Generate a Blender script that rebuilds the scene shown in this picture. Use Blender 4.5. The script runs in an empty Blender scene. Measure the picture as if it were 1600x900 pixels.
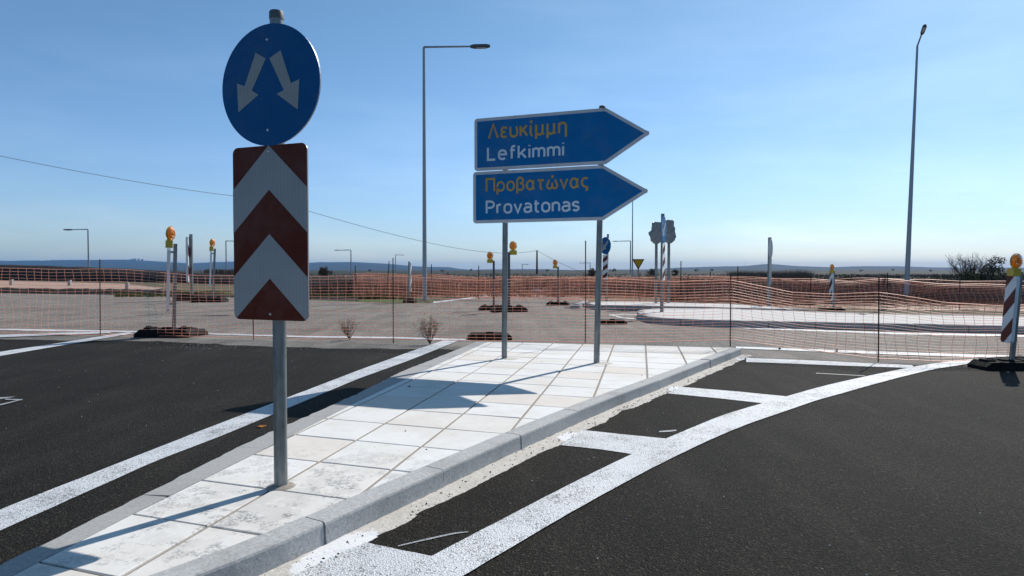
import bpy, math, random
from mathutils import Vector, Matrix, noise
random.seed(7)
R = math.radians
sc = bpy.context.scene
C = sc.collection
# ---------------------------------------------------------------- camera, sky, sun, exposure
F = 1050.0; HOR = 422.0; EYE = 1.32
PITCH = math.atan((450 - HOR) / F)
cam = bpy.data.cameras.new('camera'); cam.lens = 36 * F / 1600; cam.sensor_width = 36
cam.clip_start = 0.05; cam.clip_end = 40000
co = bpy.data.objects.new('camera', cam); C.objects.link(co)
co.location = (0, 0, EYE); co.rotation_euler = (math.pi / 2 - PITCH, 0, 0)
sc.camera = co
SUN_EL, SUN_AZ = 42.5, 37.5          # azimuth clockwise from the view direction
wd = bpy.data.worlds.new('World'); sc.world = wd; wd.use_nodes = True
wn = wd.node_tree; bg = wn.nodes['Background']
sky = wn.nodes.new('ShaderNodeTexSky'); sky.sky_type = 'NISHITA'; sky.sun_disc = False
sky.sun_elevation = R(SUN_EL); sky.sun_rotation = R(SUN_AZ)
sky.air_density = 1.0; sky.dust_density = 0.6; sky.ozone_density = 2.0; sky.altitude = 50
hs = wn.nodes.new('ShaderNodeHueSaturation'); hs.inputs['Saturation'].default_value = 1.0
wn.links.new(sky.outputs[0], hs.inputs['Color']); tn = wn.nodes.new('ShaderNodeMix'); tn.data_type = 'RGBA'; tn.blend_type = 'MULTIPLY'; tn.inputs[0].default_value = 1
tc_ = wn.nodes.new('ShaderNodeTexCoord'); sx_ = wn.nodes.new('ShaderNodeSeparateXYZ'); wn.links.new(tc_.outputs['Generated'], sx_.inputs[0])
rp = wn.nodes.new('ShaderNodeValToRGB'); wn.links.new(sx_.outputs[2], rp.inputs[0])
rp.color_ramp.elements[0].position = 0.0; rp.color_ramp.elements[0].color = (.80, .98, 1.32, 1)
rp.color_ramp.elements[1].position = .45; rp.color_ramp.elements[1].color = (.68, .96, 1.02, 1)
# faint high haze streaks
mp_ = wn.nodes.new('ShaderNodeMapping'); mp_.inputs['Scale'].default_value = (2, 2, 9); wn.links.new(tc_.outputs['Generated'], mp_.inputs[0])
nz_ = wn.nodes.new('ShaderNodeTexNoise'); nz_.inputs['Scale'].default_value = 1.6; nz_.inputs['Detail'].default_value = 8; nz_.inputs['Roughness'].default_value = .6; wn.links.new(mp_.outputs[0], nz_.inputs['Vector'])
cr_ = wn.nodes.new('ShaderNodeValToRGB'); cr_.color_ramp.elements[0].position = .45; cr_.color_ramp.elements[1].position = .85
cr_.color_ramp.elements[0].color = (1, 1, 1, 1); cr_.color_ramp.elements[1].color = (1.28, 1.16, 1.07, 1); wn.links.new(nz_.outputs[0], cr_.inputs[0])
t2 = wn.nodes.new('ShaderNodeMix'); t2.data_type = 'RGBA'; t2.blend_type = 'MULTIPLY'; t2.inputs[0].default_value = 1
wn.links.new(rp.outputs[0], t2.inputs[6]); wn.links.new(cr_.outputs[0], t2.inputs[7]); wn.links.new(t2.outputs[2], tn.inputs[7])
wn.links.new(hs.outputs[0], tn.inputs[6]); wn.links.new(tn.outputs[2], bg.inputs['Color'])
bg.inputs['Strength'].default_value = 0.105
sl = bpy.data.lights.new('sun', 'SUN'); sl.energy = 5.0; sl.angle = R(0.5); sl.color = (1, .945, .87)
so = bpy.data.objects.new('sun', sl); C.objects.link(so)
sd = Vector((math.sin(R(SUN_AZ)) * math.cos(R(SUN_EL)), math.cos(R(SUN_AZ)) * math.cos(R(SUN_EL)), math.sin(R(SUN_EL))))
so.rotation_euler = sd.to_track_quat('Z', 'Y').to_euler(); so.location = (10, 10, 30)
sc.view_settings.view_transform = 'Standard'; sc.view_settings.look = 'None'
sc.view_settings.gamma = 1; sc.view_settings.exposure = 0.0
try: sc.view_settings.use_curve_mapping = False
except Exception: pass

# ---------------------------------------------------------------- measuring helpers (points of the surveyed place)
def ray(px, py):
    x = (px - 800) / F; y = -(py - 450) / F
    c, s = math.cos(PITCH), math.sin(PITCH)
    return Vector((x, c + y * s, -s + y * c))
def G(px, py, z=0.0):
    d = ray(px, py); t = (z - EYE) / d.z
    return Vector((d.x * t, d.y * t, z))
def D(px, py, Y):
    d = ray(px, py); t = Y / d.y
    return Vector((d.x * t, Y, EYE + d.z * t))
def onplane(px, py, p0, n):
    d = ray(px, py); o = Vector((0, 0, EYE)); t = (p0 - o).dot(n) / d.dot(n)
    return o + d * t
def lerp(a, b, t): return a + (b - a) * t
def interp(tab, x):
    if x <= tab[0][0]: return tab[0][1:]
    for a, b in zip(tab, tab[1:]):
        if x <= b[0]:
            t = (x - a[0]) / (b[0] - a[0]); return tuple(lerp(p, q, t) for p, q in zip(a[1:], b[1:]))
    return tab[-1][1:]

# ---------------------------------------------------------------- materials
def mat(name, col, rough=.7, metal=0., spec=.5):
    m = bpy.data.materials.new(name); m.use_nodes = True
    b = m.node_tree.nodes['Principled BSDF']
    b.inputs['Base Color'].default_value = (*col, 1); b.inputs['Roughness'].default_value = rough
    b.inputs['Metallic'].default_value = metal; b.inputs['Specular IOR Level'].default_value = spec
    return m
class N:
    def __init__(s, m): s.m = m; s.t = m.node_tree; s.b = s.t.nodes['Principled BSDF']; s.p = s.t.nodes.new('ShaderNodeNewGeometry').outputs['Position']
    def new(s, k, **kw):
        n = s.t.nodes.new(k)
        for a, v in kw.items(): setattr(n, a, v)
        return n
    def link(s, a, b): s.t.links.new(a, b)
    def objco(s): s.p = s.new('ShaderNodeTexCoord').outputs['Object']; return s
    def scaled(s, v):
        n = s.new('ShaderNodeMapping'); n.inputs['Scale'].default_value = v; s.link(s.p, n.inputs[0]); return n.outputs[0]
    def noise(s, scale, det=4, rough=.6, vec=None):
        n = s.new('ShaderNodeTexNoise'); n.inputs['Scale'].default_value = scale; n.inputs['Detail'].default_value = det
        n.inputs['Roughness'].default_value = rough; s.link(vec or s.p, n.inputs['Vector']); return n.outputs[0]
    def voro(s, scale, out='Distance', vec=None):
        n = s.new('ShaderNodeTexVoronoi'); n.inputs['Scale'].default_value = scale; s.link(vec or s.p, n.inputs['Vector']); return n.outputs[out]
    def ramp(s, fac, stops):
        n = s.new('ShaderNodeValToRGB'); s.link(fac, n.inputs[0]); e = n.color_ramp.elements
        while len(e) < len(stops): e.new(.5)
        for i, (p, c) in enumerate(stops):
            e[i].position = p; e[i].color = (*c, 1) if isinstance(c, tuple) else (c, c, c, 1)
        return n.outputs[0]
    def math(s, op, a, b=0.0, clamp=False):
        n = s.new('ShaderNodeMath', operation=op, use_clamp=clamp)
        for i, v in enumerate((a, b)):
            if isinstance(v, (int, float)): n.inputs[i].default_value = v
            else: s.link(v, n.inputs[i])
        return n.outputs[0]
    def mix(s, fac, a, b, mode='MIX'):
        n = s.new('ShaderNodeMix', data_type='RGBA', blend_type=mode)
        for i, v in ((0, fac), (6, a), (7, b)):
            if isinstance(v, (int, float)): n.inputs[i].default_value = v
            elif isinstance(v, tuple): n.inputs[i].default_value = (*v, 1)
            else: s.link(v, n.inputs[i])
        return n.outputs[2]
    def color(s, c): s.link(c, s.b.inputs['Base Color'])
    def roughness(s, c): s.link(c, s.b.inputs['Roughness'])
    def bump(s, h, strength=.5, dist=.01):
        n = s.new('ShaderNodeBump'); n.inputs['Strength'].default_value = strength; n.inputs['Distance'].default_value = dist
        s.link(h, n.inputs['Height']); s.link(n.outputs[0], s.b.inputs['Normal'])

def asphalt(name, dark, light, dust, dustamt, spec=.35):
    m = mat(name, dark, .82, spec=spec); n = N(m)
    v = n.voro(115, 'Color'); sp = n.new('ShaderNodeSeparateColor'); n.link(v, sp.inputs[0])
    st = n.ramp(sp.outputs[0], [(0, dark), (.7, tuple((a + b) / 2 for a, b in zip(dark, light))), (.93, light), (1, tuple(c * 2.2 for c in light))])
    big = n.noise(.55, 6, .62); patch = n.ramp(big, [(.32, .75), (.5, 1.0), (.68, 1.25)])
    c = n.mix(1.0, st, patch, 'MULTIPLY')
    streak = n.noise(1.3, 5, .6, n.scaled((1.6, .25, 1)))
    c = n.mix(n.math('MULTIPLY', n.ramp(streak, [(.5, 0.0), (.75, 1.0)]), dustamt), c, dust)
    tr = n.noise(.9, 3, .5, n.scaled((2.6, .12, 1)))
    c = n.mix(n.ramp(tr, [(.50, 0.0), (.68, .22)]), c, tuple(x * .55 for x in dark))
    fl = n.ramp(n.noise(9, 4, .7), [(.70, 0.0), (.76, .55)])
    c = n.mix(n.math('MULTIPLY', fl, .5), c, dust)
    n.color(c)
    h = n.math('ADD', n.voro(115), n.math('MULTIPLY', n.noise(30, 3), .6))
    n.bump(h, .9, .008)
    return m
M = {}
M['asphalt_new'] = asphalt('new black asphalt', (.007, .0062, .005), (.032, .028, .022), (.075, .066, .056), .25, .1)
M['asphalt_old'] = asphalt('old grey asphalt', (.115, .106, .094), (.25, .23, .205), (.33, .30, .265), .5, .25)

def paint(name, base=(.66, .67, .68), cover=.62):
    m = mat(name, base, .55); n = N(m)
    wear = n.noise(75, 4, .75); w2 = n.noise(3.2, 5, .65)
    f = n.math('ADD', n.math('MULTIPLY', wear, 1.2), n.math('MULTIPLY', w2, .5))
    mask = n.ramp(f, [(.72, 0.0), (.82, 1.0)])
    tone = n.ramp(n.noise(1.5, 4), [(.3, (base[0] * .82, base[1] * .84, base[2] * .86)), (.7, base)])
    c = n.mix(mask, (.16, .16, .16), tone)
    n.color(c); n.bump(n.math('ADD', n.voro(115), n.math('MULTIPLY', n.noise(30, 3), .6)), .8, .006)
    return m
M['paint'] = paint('worn white road paint')
M['paint_thin'] = paint('thin chalk paint', (.35, .36, .37))

def concrete(name, base, contrast=.18, stain=(.25, .24, .22), fine=60, bumpd=.004):
    m = mat(name, base, .85, spec=.3); n = N(m)
    f = n.noise(fine, 5, .7); g = n.noise(2.3, 6, .65)
    lo = tuple(c * (1 - contrast) for c in base); hi = tuple(min(.9, c * (1 + contrast * .6)) for c in base)
    c = n.ramp(f, [(.3, lo), (.7, hi)])
    c = n.mix(n.ramp(g, [(.52, 0.0), (.72, .6)]), c, stain)
    pit = n.ramp(n.voro(38), [(.08, 1.0), (.16, 0.0)])
    pm = n.math('MULTIPLY', pit, n.ramp(n.noise(6, 3), [(.5, 0.0), (.62, .8)]))
    c = n.mix(pm, c, tuple(x * .45 for x in base))
    n.color(c); n.bump(n.math('SUBTRACT', n.noise(fine * 1.3, 5, .7), n.math('MULTIPLY', pm, .6)), .6, bumpd)
    return m
M['kerb'] = concrete('grey cast kerb concrete', (.43, .43, .425), .32, (.22, .22, .21))
M['gutter'] = concrete('sandy haunch concrete', (.54, .51, .465), .25, (.40, .37, .33), 40, .008)
M['joint'] = concrete('sandy joint mortar', (.31, .275, .24), .25, (.24, .21, .18))
M['far_kerb'] = concrete('pale kerb concrete', (.36, .355, .345), .25, (.26, .25, .24))

m = M['gutter'].copy(); m.name = 'sandy haunch concrete with paint overspray'; n = N(m)
src = n.b.inputs['Base Color'].links[0].from_socket; c = src
for (cx, cy, w, l) in ((530, 866, .12, .30), (893, 684, .10, .16), (1057, 609, .09, .17), (1158, 562, .08, .12)):
    p = G(cx, cy, 0); mp = n.new('ShaderNodeMapping', vector_type='TEXTURE'); mp.inputs['Location'].default_value = (p.x, p.y, 0); mp.inputs['Rotation'].default_value = (0, 0, R(62)); mp.inputs['Scale'].default_value = (l, w, 1)
    n.link(n.p, mp.inputs[0]); ln_ = n.new('ShaderNodeVectorMath', operation='LENGTH'); n.link(mp.outputs[0], ln_.inputs[0])
    f = n.math('ADD', ln_.outputs['Value'], n.math('MULTIPLY', n.math('SUBTRACT', n.noise(18, 6, .75), .5), 1.1))
    c = n.mix(n.math('MULTIPLY', n.ramp(f, [(.85, 1.0), (1.0, 0.0)]), .85), c, (.74, .74, .76))
n.color(c); M['haunch'] = m
# paving tile: nearly white with cream tint varying from tile to tile, cement splashes round the sign post
m = mat('white concrete paving', (.78, .77, .75), .75, spec=.35); n = N(m)
oi = n.new('ShaderNodeObjectInfo')
tint = n.ramp(oi.outputs['Random'], [(0, (.73, .725, .71)), (.5, (.70, .69, .665)), (.8, (.69, .665, .625)), (1, (.66, .60, .54))])
c = n.mix(n.ramp(n.noise(1.9, 6, .6), [(.45, 0.0), (.68, .6)]), tint, (.58, .53, .46))
c = n.mix(n.math('MULTIPLY', n.ramp(n.noise(11, 7, .75), [(.52, 0.0), (.66, 1.0)]), .28), c, (.47, .44, .40))
c = n.mix(n.ramp(n.noise(85, 4, .7), [(.3, .14), (.6, 0.0)]), c, (.5, .49, .47))
pp = D(436, 762, 3.7)
d = n.new('ShaderNodeVectorMath', operation='DISTANCE'); n.link(n.p, d.inputs[0]); d.inputs[1].default_value = (pp.x + .12, pp.y - .3, .12)
near = n.ramp(n.math('DIVIDE', d.outputs['Value'], 1.5), [(.1, 1.0), (.95, 0.0)])
blotch = n.ramp(n.math('ADD', n.noise(6.5, 8, .72), n.math('MULTIPLY', near, .16)), [(.60, 0.0), (.68, 1.0)])
c = n.mix(n.math('MULTIPLY', n.math('MULTIPLY', blotch, near), .65), c, (.52, .50, .47))
grit = n.ramp(n.noise(70, 3, .8), [(.47, 0.0), (.53, 1.0)])
gp = n.ramp(n.noise(5.2, 5, .75), [(.51, 0.0), (.57, 1.0)])
c = n.mix(n.math('MULTIPLY', n.math('MULTIPLY', grit, gp), n.math('MULTIPLY', near, .9)), c, (.19, .19, .19))
c = n.mix(n.math('MULTIPLY', n.ramp(n.noise(14, 3, .6), [(.73, 0.0), (.76, 1.0)]), .35), c, (.4, .38, .36))
n.color(c); n.bump(n.noise(120, 4, .7), .25, .002)
M['tile'] = m

def speck(name, a, b, scale, rough=.9, b2=None, scale2=None, bumpd=.05):
    m = mat(name, a, rough, spec=.2); n = N(m)
    c = n.ramp(n.noise(scale, 7, .7), [(.35, a), (.65, b)])
    if b2: c = n.mix(n.ramp(n.noise(scale2, 5, .6), [(.45, 0.0), (.6, 1.0)]), c, b2)
    n.color(c); n.bump(n.noise(scale * 4, 5, .7), .7, bumpd)
    return m
M['dirt'] = speck('dry brown earth', (.055, .042, .03), (.12, .095, .065), .8, b2=(.10, .095, .055), scale2=.05)
M['pale_dirt'] = speck('pinkish bare earth', (.30, .20, .155), (.42, .30, .24), .8)
M['shaded_earth'] = speck('shade-darkened earth', (.014, .013, .013), (.035, .03, .028), 1.4)  # dark earth; shade of bank and ditch put into the near-black colour
M['grass'] = speck('short green grass', (.05, .075, .022), (.10, .12, .04), 3)
M['twig'] = speck('dead twigs', (.06, .042, .032), (.12, .09, .07), 6)
M['dry_twig'] = speck('grey brown winter twigs', (.09, .07, .055), (.16, .13, .10), 2)
M['bark'] = mat('dark bark', (.07, .055, .045), .9)
M['leaf'] = speck('dark evergreen leaves', (.022, .034, .014), (.05, .065, .026), 2)
M['dry_leaf'] = mat('dead brown leaf', (.24, .16, .09), .8)
M['orange_leaf'] = mat('fallen orange leaf', (.55, .20, .03), .7)
M['hill'] = speck('far scrub hills', (.010, .018, .020), (.026, .036, .033), .003, b2=(.022, .036, .03), scale2=.0012, bumpd=1)
M['field'] = speck('far green fields', (.013, .02, .015), (.028, .031, .024), .004, b2=(.034, .029, .024), scale2=.002, bumpd=1)
m = mat('galvanised steel', (.30, .33, .34), .42, .75); n = N(m).objco()
c = n.ramp(n.noise(14, 5, .7, n.scaled((1, 1, .3))), [(.3, (.13, .145, .145)), (.7, (.29, .31, .31))])
n.color(c); n.roughness(n.ramp(n.noise(30, 3), [(.3, .32), (.7, .6)])); M['galv'] = m
M['lamp_steel'] = mat('grey lamp column steel', (.30, .33, .36), .45, .5)
M['dark_steel'] = mat('dark lamp housing', (.10, .105, .11), .5, .3)
M['rebar'] = mat('rusty reinforcing bar', (.05, .03, .025), .8, .3)
M['wood'] = mat('dark creosoted pole', (.045, .035, .03), .9)
M['cable'] = mat('black cable', (.02, .02, .022), .6)
M['rubber'] = speck('recycled black rubber', (.006, .006, .006), (.016, .015, .014), 12, bumpd=.01)
M['cap'] = mat('grey plastic cap', (.09, .10, .10), .6)
M['rivet'] = mat('zinc rivet', (.5, .52, .53), .35, .6)
M['back'] = mat('grey aluminium sign back', (.34, .36, .38), .45, .5)
def sheet(name, col, rough=.38, bands=None, scale=48):
    m = mat(name, col, rough, spec=.12); n = N(m).objco()
    k = n.ramp(n.noise(5, 5, .6), [(.3, tuple(c * .88 for c in col)), (.7, col)])
    if bands:
        w = n.new('ShaderNodeTexWave', wave_type='BANDS', bands_direction='X'); w.inputs['Scale'].default_value = bands
        w.inputs['Distortion'].default_value = 0; n.link(n.p, w.inputs['Vector'])
        k = n.mix(n.math('MULTIPLY', n.ramp(w.outputs[0], [(.0, 1.0), (.25, 0.0)]), .28), k, tuple(c * .6 for c in col))
    k = n.mix(n.ramp(n.noise(3.3, 7, .7), [(.45, 0.0), (.8, .22)]), k, (.22, .21, .20))
    n.color(k); n.roughness(n.ramp(n.noise(9, 5, .7), [(.35, rough - .08), (.7, rough + .22)])); return m
M['blue'] = sheet('blue retroreflective sheet', (.0, .10, .28))
M['blue_board'] = sheet('blue direction board sheet', (.0, .15, .40))
M['white_sheet'] = sheet('white retroreflective sheet', (.38, .385, .385), bands=14)
M['red_sheet'] = sheet('dark red retroreflective sheet', (.115, .018, .009))
M['yellow_sheet'] = sheet('yellow retroreflective sheet', (.75, .42, .02))
M['border'] = sheet('white sign border', (.60, .60, .62))
M['letter_white'] = sheet('white lettering', (.70, .78, .85))
M['letter_gold'] = sheet('faded gold lettering', (.60, .34, .08))
M['panel_white'] = sheet('white beacon panel', (.78, .80, .80))
M['battery'] = mat('yellow battery box', (.55, .38, .02), .5)
m = mat('amber lens', (1.0, .33, .01), .15); b = m.node_tree.nodes['Principled BSDF']
b.inputs['Transmission Weight'].default_value = .35; b.inputs['Subsurface Weight'].default_value = .4
b.inputs['Subsurface Radius'].default_value = (.08, .04, .01); M['amber'] = m
M['bag'] = mat('grey plastic wrapping', (.20, .215, .225), .5)
M['red_plastic'] = mat('red barrier board', (.5, .06, .04), .5)
m = mat('orange netting', (.86, .38, .25), .55); b = m.node_tree.nodes['Principled BSDF']
b.inputs['Subsurface Weight'].default_value = .3; b.inputs['Subsurface Radius'].default_value = (.01, .004, .002); M['net'] = m
M['building'] = mat('pale render', (.55, .52, .48), .8)

# ---------------------------------------------------------------- mesh helpers
class MB:
    def __init__(s): s.v = []; s.f = []
    def add(s, vs, fs):
        k = len(s.v); s.v += [Vector(v) for v in vs]; s.f += [tuple(i + k for i in f) for f in fs]
    def box(s, c, d, rz=0, m=None):
        x, y, z = d[0] / 2, d[1] / 2, d[2] / 2
        vs = [Vector((a * x, b_ * y, e * z)) for a in (-1, 1) for b_ in (-1, 1) for e in (-1, 1)]
        q = Matrix.Rotation(rz, 3, 'Z') if m is None else m
        s.add([q @ v + Vector(c) for v in vs], [(0, 1, 3, 2), (4, 6, 7, 5), (0, 4, 5, 1), (2, 3, 7, 6), (0, 2, 6, 4), (1, 5, 7, 3)])
    def tube(s, pts, rad, n=8, cap=True):
        pts = [Vector(p) for p in pts]
        if not isinstance(rad, (list, tuple)): rad = [rad] * len(pts)
        rings = []; pa = None
        for i, p in enumerate(pts):
            t = (pts[min(i + 1, len(pts) - 1)] - pts[max(i - 1, 0)]).normalized()
            a = t.orthogonal().normalized() if pa is None else (pa - t * pa.dot(t)).normalized()
            pa = a; b_ = t.cross(a)
            rings.append([p + (a * math.cos(2 * math.pi * k / n) + b_ * math.sin(2 * math.pi * k / n)) * rad[i] for k in range(n)])
        vs = [v for r in rings for v in r]; fs = []
        for i in range(len(pts) - 1):
            for k in range(n):
                fs.append((i * n + k, i * n + (k + 1) % n, (i + 1) * n + (k + 1) % n, (i + 1) * n + k))
        if cap: fs += [tuple(reversed(range(n))), tuple(range((len(pts) - 1) * n, len(pts) * n))]
        s.add(vs, fs)
    def prism(s, poly, vec):
        """poly: list of 3D points (planar), extruded along vec"""
        n = len(poly); vec = Vector(vec)
        vs = [Vector(p) for p in poly] + [Vector(p) + vec for p in poly]
        fs = [tuple(reversed(range(n))), tuple(range(n, 2 * n))] + [(i, (i + 1) % n, n + (i + 1) % n, n + i) for i in range(n)]
        s.add(vs, fs)
    def build(s, name, m, parent=None, smooth=False, origin=None, kind=None):
        me = bpy.data.meshes.new(name)
        off = Vector(origin) if origin is not None else Vector((0, 0, 0))
        me.from_pydata([v - off for v in s.v], [], s.f); me.update()
        if m: me.materials.append(M[m] if isinstance(m, str) else m)
        if smooth:
            me.polygons.foreach_set('use_smooth', [True] * len(me.polygons))
            try: me.set_sharp_from_angle(angle=R(35))
            except Exception: pass
        o = bpy.data.objects.new(name, me); C.objects.link(o); o.location = off
        if parent: o.parent = parent
        if kind: o['kind'] = kind
        return o
def tag(o, label=None, cat=None, group=None, kind=None):
    if label: o['label'] = label
    if cat: o['category'] = cat
    if group: o['group'] = group
    if kind: o['kind'] = kind
    return o
def empty(name, loc=(0, 0, 0), rz=0, label=None, cat=None, group=None):
    o = bpy.data.objects.new(name, None); C.objects.link(o); o.location = loc; o.rotation_euler.z = rz
    o.empty_display_size = .2
    return tag(o, label, cat, group)
KIDS = {}
def copy_tree(o, parent=None):
    c = o.copy(); C.objects.link(c)
    if parent is not None: c.parent = parent
    for ch in list(o.children): copy_tree(ch, c)
    return c
def place(o, loc, rz=0, scale=1.0, label=None):
    o.location = loc; o.rotation_euler.z = rz; o.scale = (scale,) * 3
    if label: o['label'] = label
    return o

# ---------------------------------------------------------------- stroke lettering (own shapes, drawn in a plane)
def arc(cx, cy, rx, ry, a0, a1, n=10):
    return [(cx + rx * math.cos(R(lerp(a0, a1, i / n))), cy + ry * math.sin(R(lerp(a0, a1, i / n)))) for i in range(n + 1)]
X = .72          # x-height relative to cap height 1
def bowl(cx=.27, rx=.27): return arc(cx, X / 2, rx, X / 2, 0, 360, 20)
GL = {
 'L': (.52, [[(0, 1), (0, 0), (.52, 0)]]),
 'e': (.56, [[(.02, .38), (.52, .38), (.52, .45)] + arc(.27, X - .27, .25, .27, 0, 180)[1:] + [(.02, .25)] + arc(.27, .25, .25, .25, 180, 315)[1:]]),
 'f': (.36, [[(.12, 0), (.12, .82)] + arc(.28, .82, .16, .18, 180, 90)[1:] + [(.36, 1.0)], [(0, X - .04), (.34, X - .04)]]),
 'k': (.50, [[(0, 0), (0, 1)], [(.46, X), (.03, .27)], [(.18, .42), (.50, 0)]]),
 'i': (.02, [[(0, 0), (0, X)], [(0, .92), (0, 1.0)]]),
 'm': (.76, [[(0, 0), (0, X)], [(0, .48)] + arc(.19, .50, .19, .20, 180, 0)[0:] + [(.38, 0)], [(.38, .48)] + arc(.57, .50, .19, .20, 180, 0) + [(.76, 0)]]),
 'P': (.58, [[(0, 0), (0, 1), (.30, 1)] + arc(.30, .73, .26, .27, 90, -90)[1:] + [(0, .46)]]),
 'r': (.30, [[(0, 0), (0, X)], [(0, .48)] + arc(.20, .50, .20, .20, 180, 70)]),
 'o': (.52, [arc(.26, X - .26, .26, .26, 0, 180) + arc(.26, .26, .26, .26, 180, 360) + [(.52, X - .26)]]),
 'v': (.50, [[(0, X), (.25, 0), (.50, X)]]),
 'a': (.48, [[(.04, .62)] + arc(.24, .50, .24, .22, 130, 0)[1:] + [(.48, 0)], [(.48, .41), (.20, .41)] + arc(.20, .205, .20, .205, 90, 270)[1:] + [(.30, 0), (.48, .12)]]),
 't': (.34, [[(.12, .95), (.12, .17)] + arc(.29, .17, .17, .17, 180, 270)[1:] + [(.34, 0)], [(0, X - .03), (.34, X - .03)]]),
 'n': (.46, [[(0, 0), (0, X)], [(0, .46)] + arc(.23, .48, .23, .23, 180, 0) + [(.46, 0)]]),
 's': (.42, [[(.42, .60)] + arc(.21, .53, .20, .18, 35, 180)[1:] + [(.03, .44), (.38, .30)] + arc(.21, .19, .20, .18, 15, -150)[1:]]),
 'Λ': (.64, [[(0, 0), (.32, 1), (.64, 0)]]),
 'ε': (.42, [[(.42, .62)] + arc(.22, .54, .19, .17, 40, 250)[1:] + [(.30, .37)], [(.24, .37)] + arc(.22, .19, .21, .18, 120, 320)]),
 'υ': (.48, [[(0, X), (0, .25)] + arc(.24, .25, .24, .25, 180, 360)[1:] + [(.48, .45), (.42, X)]]),
 'κ': (.46, [[(0, 0), (0, X)], [(.43, X), (.03, .33)], [(.16, .45), (.46, 0)]]),
 'ί': (.14, [[(0, X), (0, .12), (.10, 0), (.14, .02)], [(.0, .86), (.08, 1.06)]]),
 'μ': (.54, [[(0, X), (0, -.28)], [(0, .25)] + arc(.22, .25, .22, .25, 180, 360)[0:] + [(.44, X)], [(.44, .10), (.54, 0)]]),
 'η': (.46, [[(0, 0), (0, X)], [(0, .46)] + arc(.23, .48, .23, .23, 180, 0) + [(.46, -.28)]]),
 'Π': (.60, [[(0, 0), (0, 1), (.60, 1), (.60, 0)]]),
 'ρ': (.52, [[(0, -.28), (0, X / 2)] + arc(.26, X / 2, .26, X / 2, 180, -180, 20)[1:]]),
 'ο': (.52, [arc(.26, X / 2, .26, X / 2, 0, 360, 20)]),
 'β': (.48, [[(0, -.28), (0, .76)] + arc(.22, .76, .22, .24, 180, -60)[1:] + [(.2, .54)], [(.24, .54)] + arc(.24, .27, .24, .27, 90, -120)[1:] + [(.0, .10)]]),
 'α': (.56, [arc(.24, X / 2, .24, X / 2, 20, 340, 20), [(.50, X), (.46, .35), (.48, .1), (.56, 0)]]),
 'τ': (.46, [[(0, X - .02), (.46, X - .02)], [(.22, X - .02), (.22, .14)] + arc(.34, .14, .12, .14, 180, 280)[1:]]),
 'ώ': (.74, [[(.14, X)] + arc(.19, .26, .19, .26, 120, 360)[0:] + [(.38, .45)], [(.38, .26)] + arc(.56, .26, .18, .26, 180, 420)[1:] + [(.60, X)], [(.37, .84), (.43, 1.06)]]),
 'ν': (.48, [[(0, X), (.24, 0), (.48, X)]]),
 'ς': (.42, [[(.42, .66)] + arc(.24, X / 2 + .02, .24, X / 2 - .02, 60, 250)[1:] + [(.30, .03)] + arc(.28, -.10, .12, .13, 60, -100)]),
}
def ribbon(mb, pts, w, place_, depth, lift):
    """one mitred stroke of width w; place_ maps (s, t, h) to 3D"""
    P2 = [Vector((p[0], p[1])) for p in pts]
    Q = [P2[0]]
    for p in P2[1:]:
        if (p - Q[-1]).length > .004 * depth[1]: Q.append(p)
    P2 = Q; n = len(P2); closed = (P2[0] - P2[-1]).length < w * .4 and n > 6
    L, Rr = [], []
    for i in range(n):
        if closed: a = P2[i - 1] if i else P2[-2]; b_ = P2[i + 1] if i < n - 1 else P2[1]
        else: a = P2[max(i - 1, 0)]; b_ = P2[min(i + 1, n - 1)]
        d1 = (P2[i] - a); d2 = (b_ - P2[i])
        if d1.length < 1e-6: d1 = d2
        if d2.length < 1e-6: d2 = d1
        d1.normalize(); d2.normalize(); n1 = Vector((-d1.y, d1.x)); n2 = Vector((-d2.y, d2.x))
        m_ = n1 + n2
        if m_.length < .1: m_ = n1
        m_.normalize(); k = min(1 / max(m_.dot(n1), .4), 1.9)
        L.append(P2[i] + m_ * w / 2 * k); Rr.append(P2[i] - m_ * w / 2 * k)
    vs = [place_(p.x, p.y, lift) for p in L] + [place_(p.x, p.y, lift) for p in Rr]
    mb.add(vs, [(i, i + 1, n + i + 1, n + i) for i in range(n - 1)])
def lettering(text, x0, x1, cap, place_, w, parent, m, lift=.0015):
    gap = .24
    adv = sum(GL[c_][0] for c_ in text) + gap * (len(text) - 1)
    wd_ = w / cap
    sx = (x1 - x0 - w) / adv; x = x0 + w / 2
    for ci, c_ in enumerate(text):
        mb = MB()
        for k, st in enumerate(GL[c_][1]):
            ribbon(mb, [(x + a * sx, w / 2 * (1 if b_ >= 0 else 1) + b_ * (cap - w)) for a, b_ in st], w, place_, (0, cap), lift + .0004 * k)
        mb.build('letter', m, parent, origin=None)
        x += (GL[c_][0] + gap) * sx

# ================================================================ GROUND AND ROADS
def flat(name, poly, z, m, kind='structure', jitter=0, step=None):
    pts = [Vector(p) for p in poly]
    if step:
        q = []
        for a, b_ in zip(pts, pts[1:] + pts[:1]):
            k = max(1, int((b_ - a).length / step))
            for i in range(k):
                p = a.lerp(b_, i / k); jx = noise.noise(p * 3.1) + .6 * noise.noise(p * 9.7); jy = noise.noise(p * 2.7 + Vector((9, 3, 1)))
                q.append(p + Vector((jx, jy, 0)) * jitter)
        pts = q
    mb = MB(); mb.add([(p.x, p.y, z) for p in pts], [tuple(range(len(pts)))])
    o = mb.build(name, m); o['kind'] = kind
    return o
mb = MB()
gx = [-14000, -3000, -600, -150, -60, -20, 20, 60, 150, 600, 3000, 14000]; gy = [-300, -40, 0, 40, 80, 150, 400, 1200, 4000, 12000]
mb.add([(x, y, -.03) for y in gy for x in gx], [(j * 12 + i, j * 12 + i + 1, j * 12 + 13 + i, j * 12 + 12 + i) for j in range(9) for i in range(11)])
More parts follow.
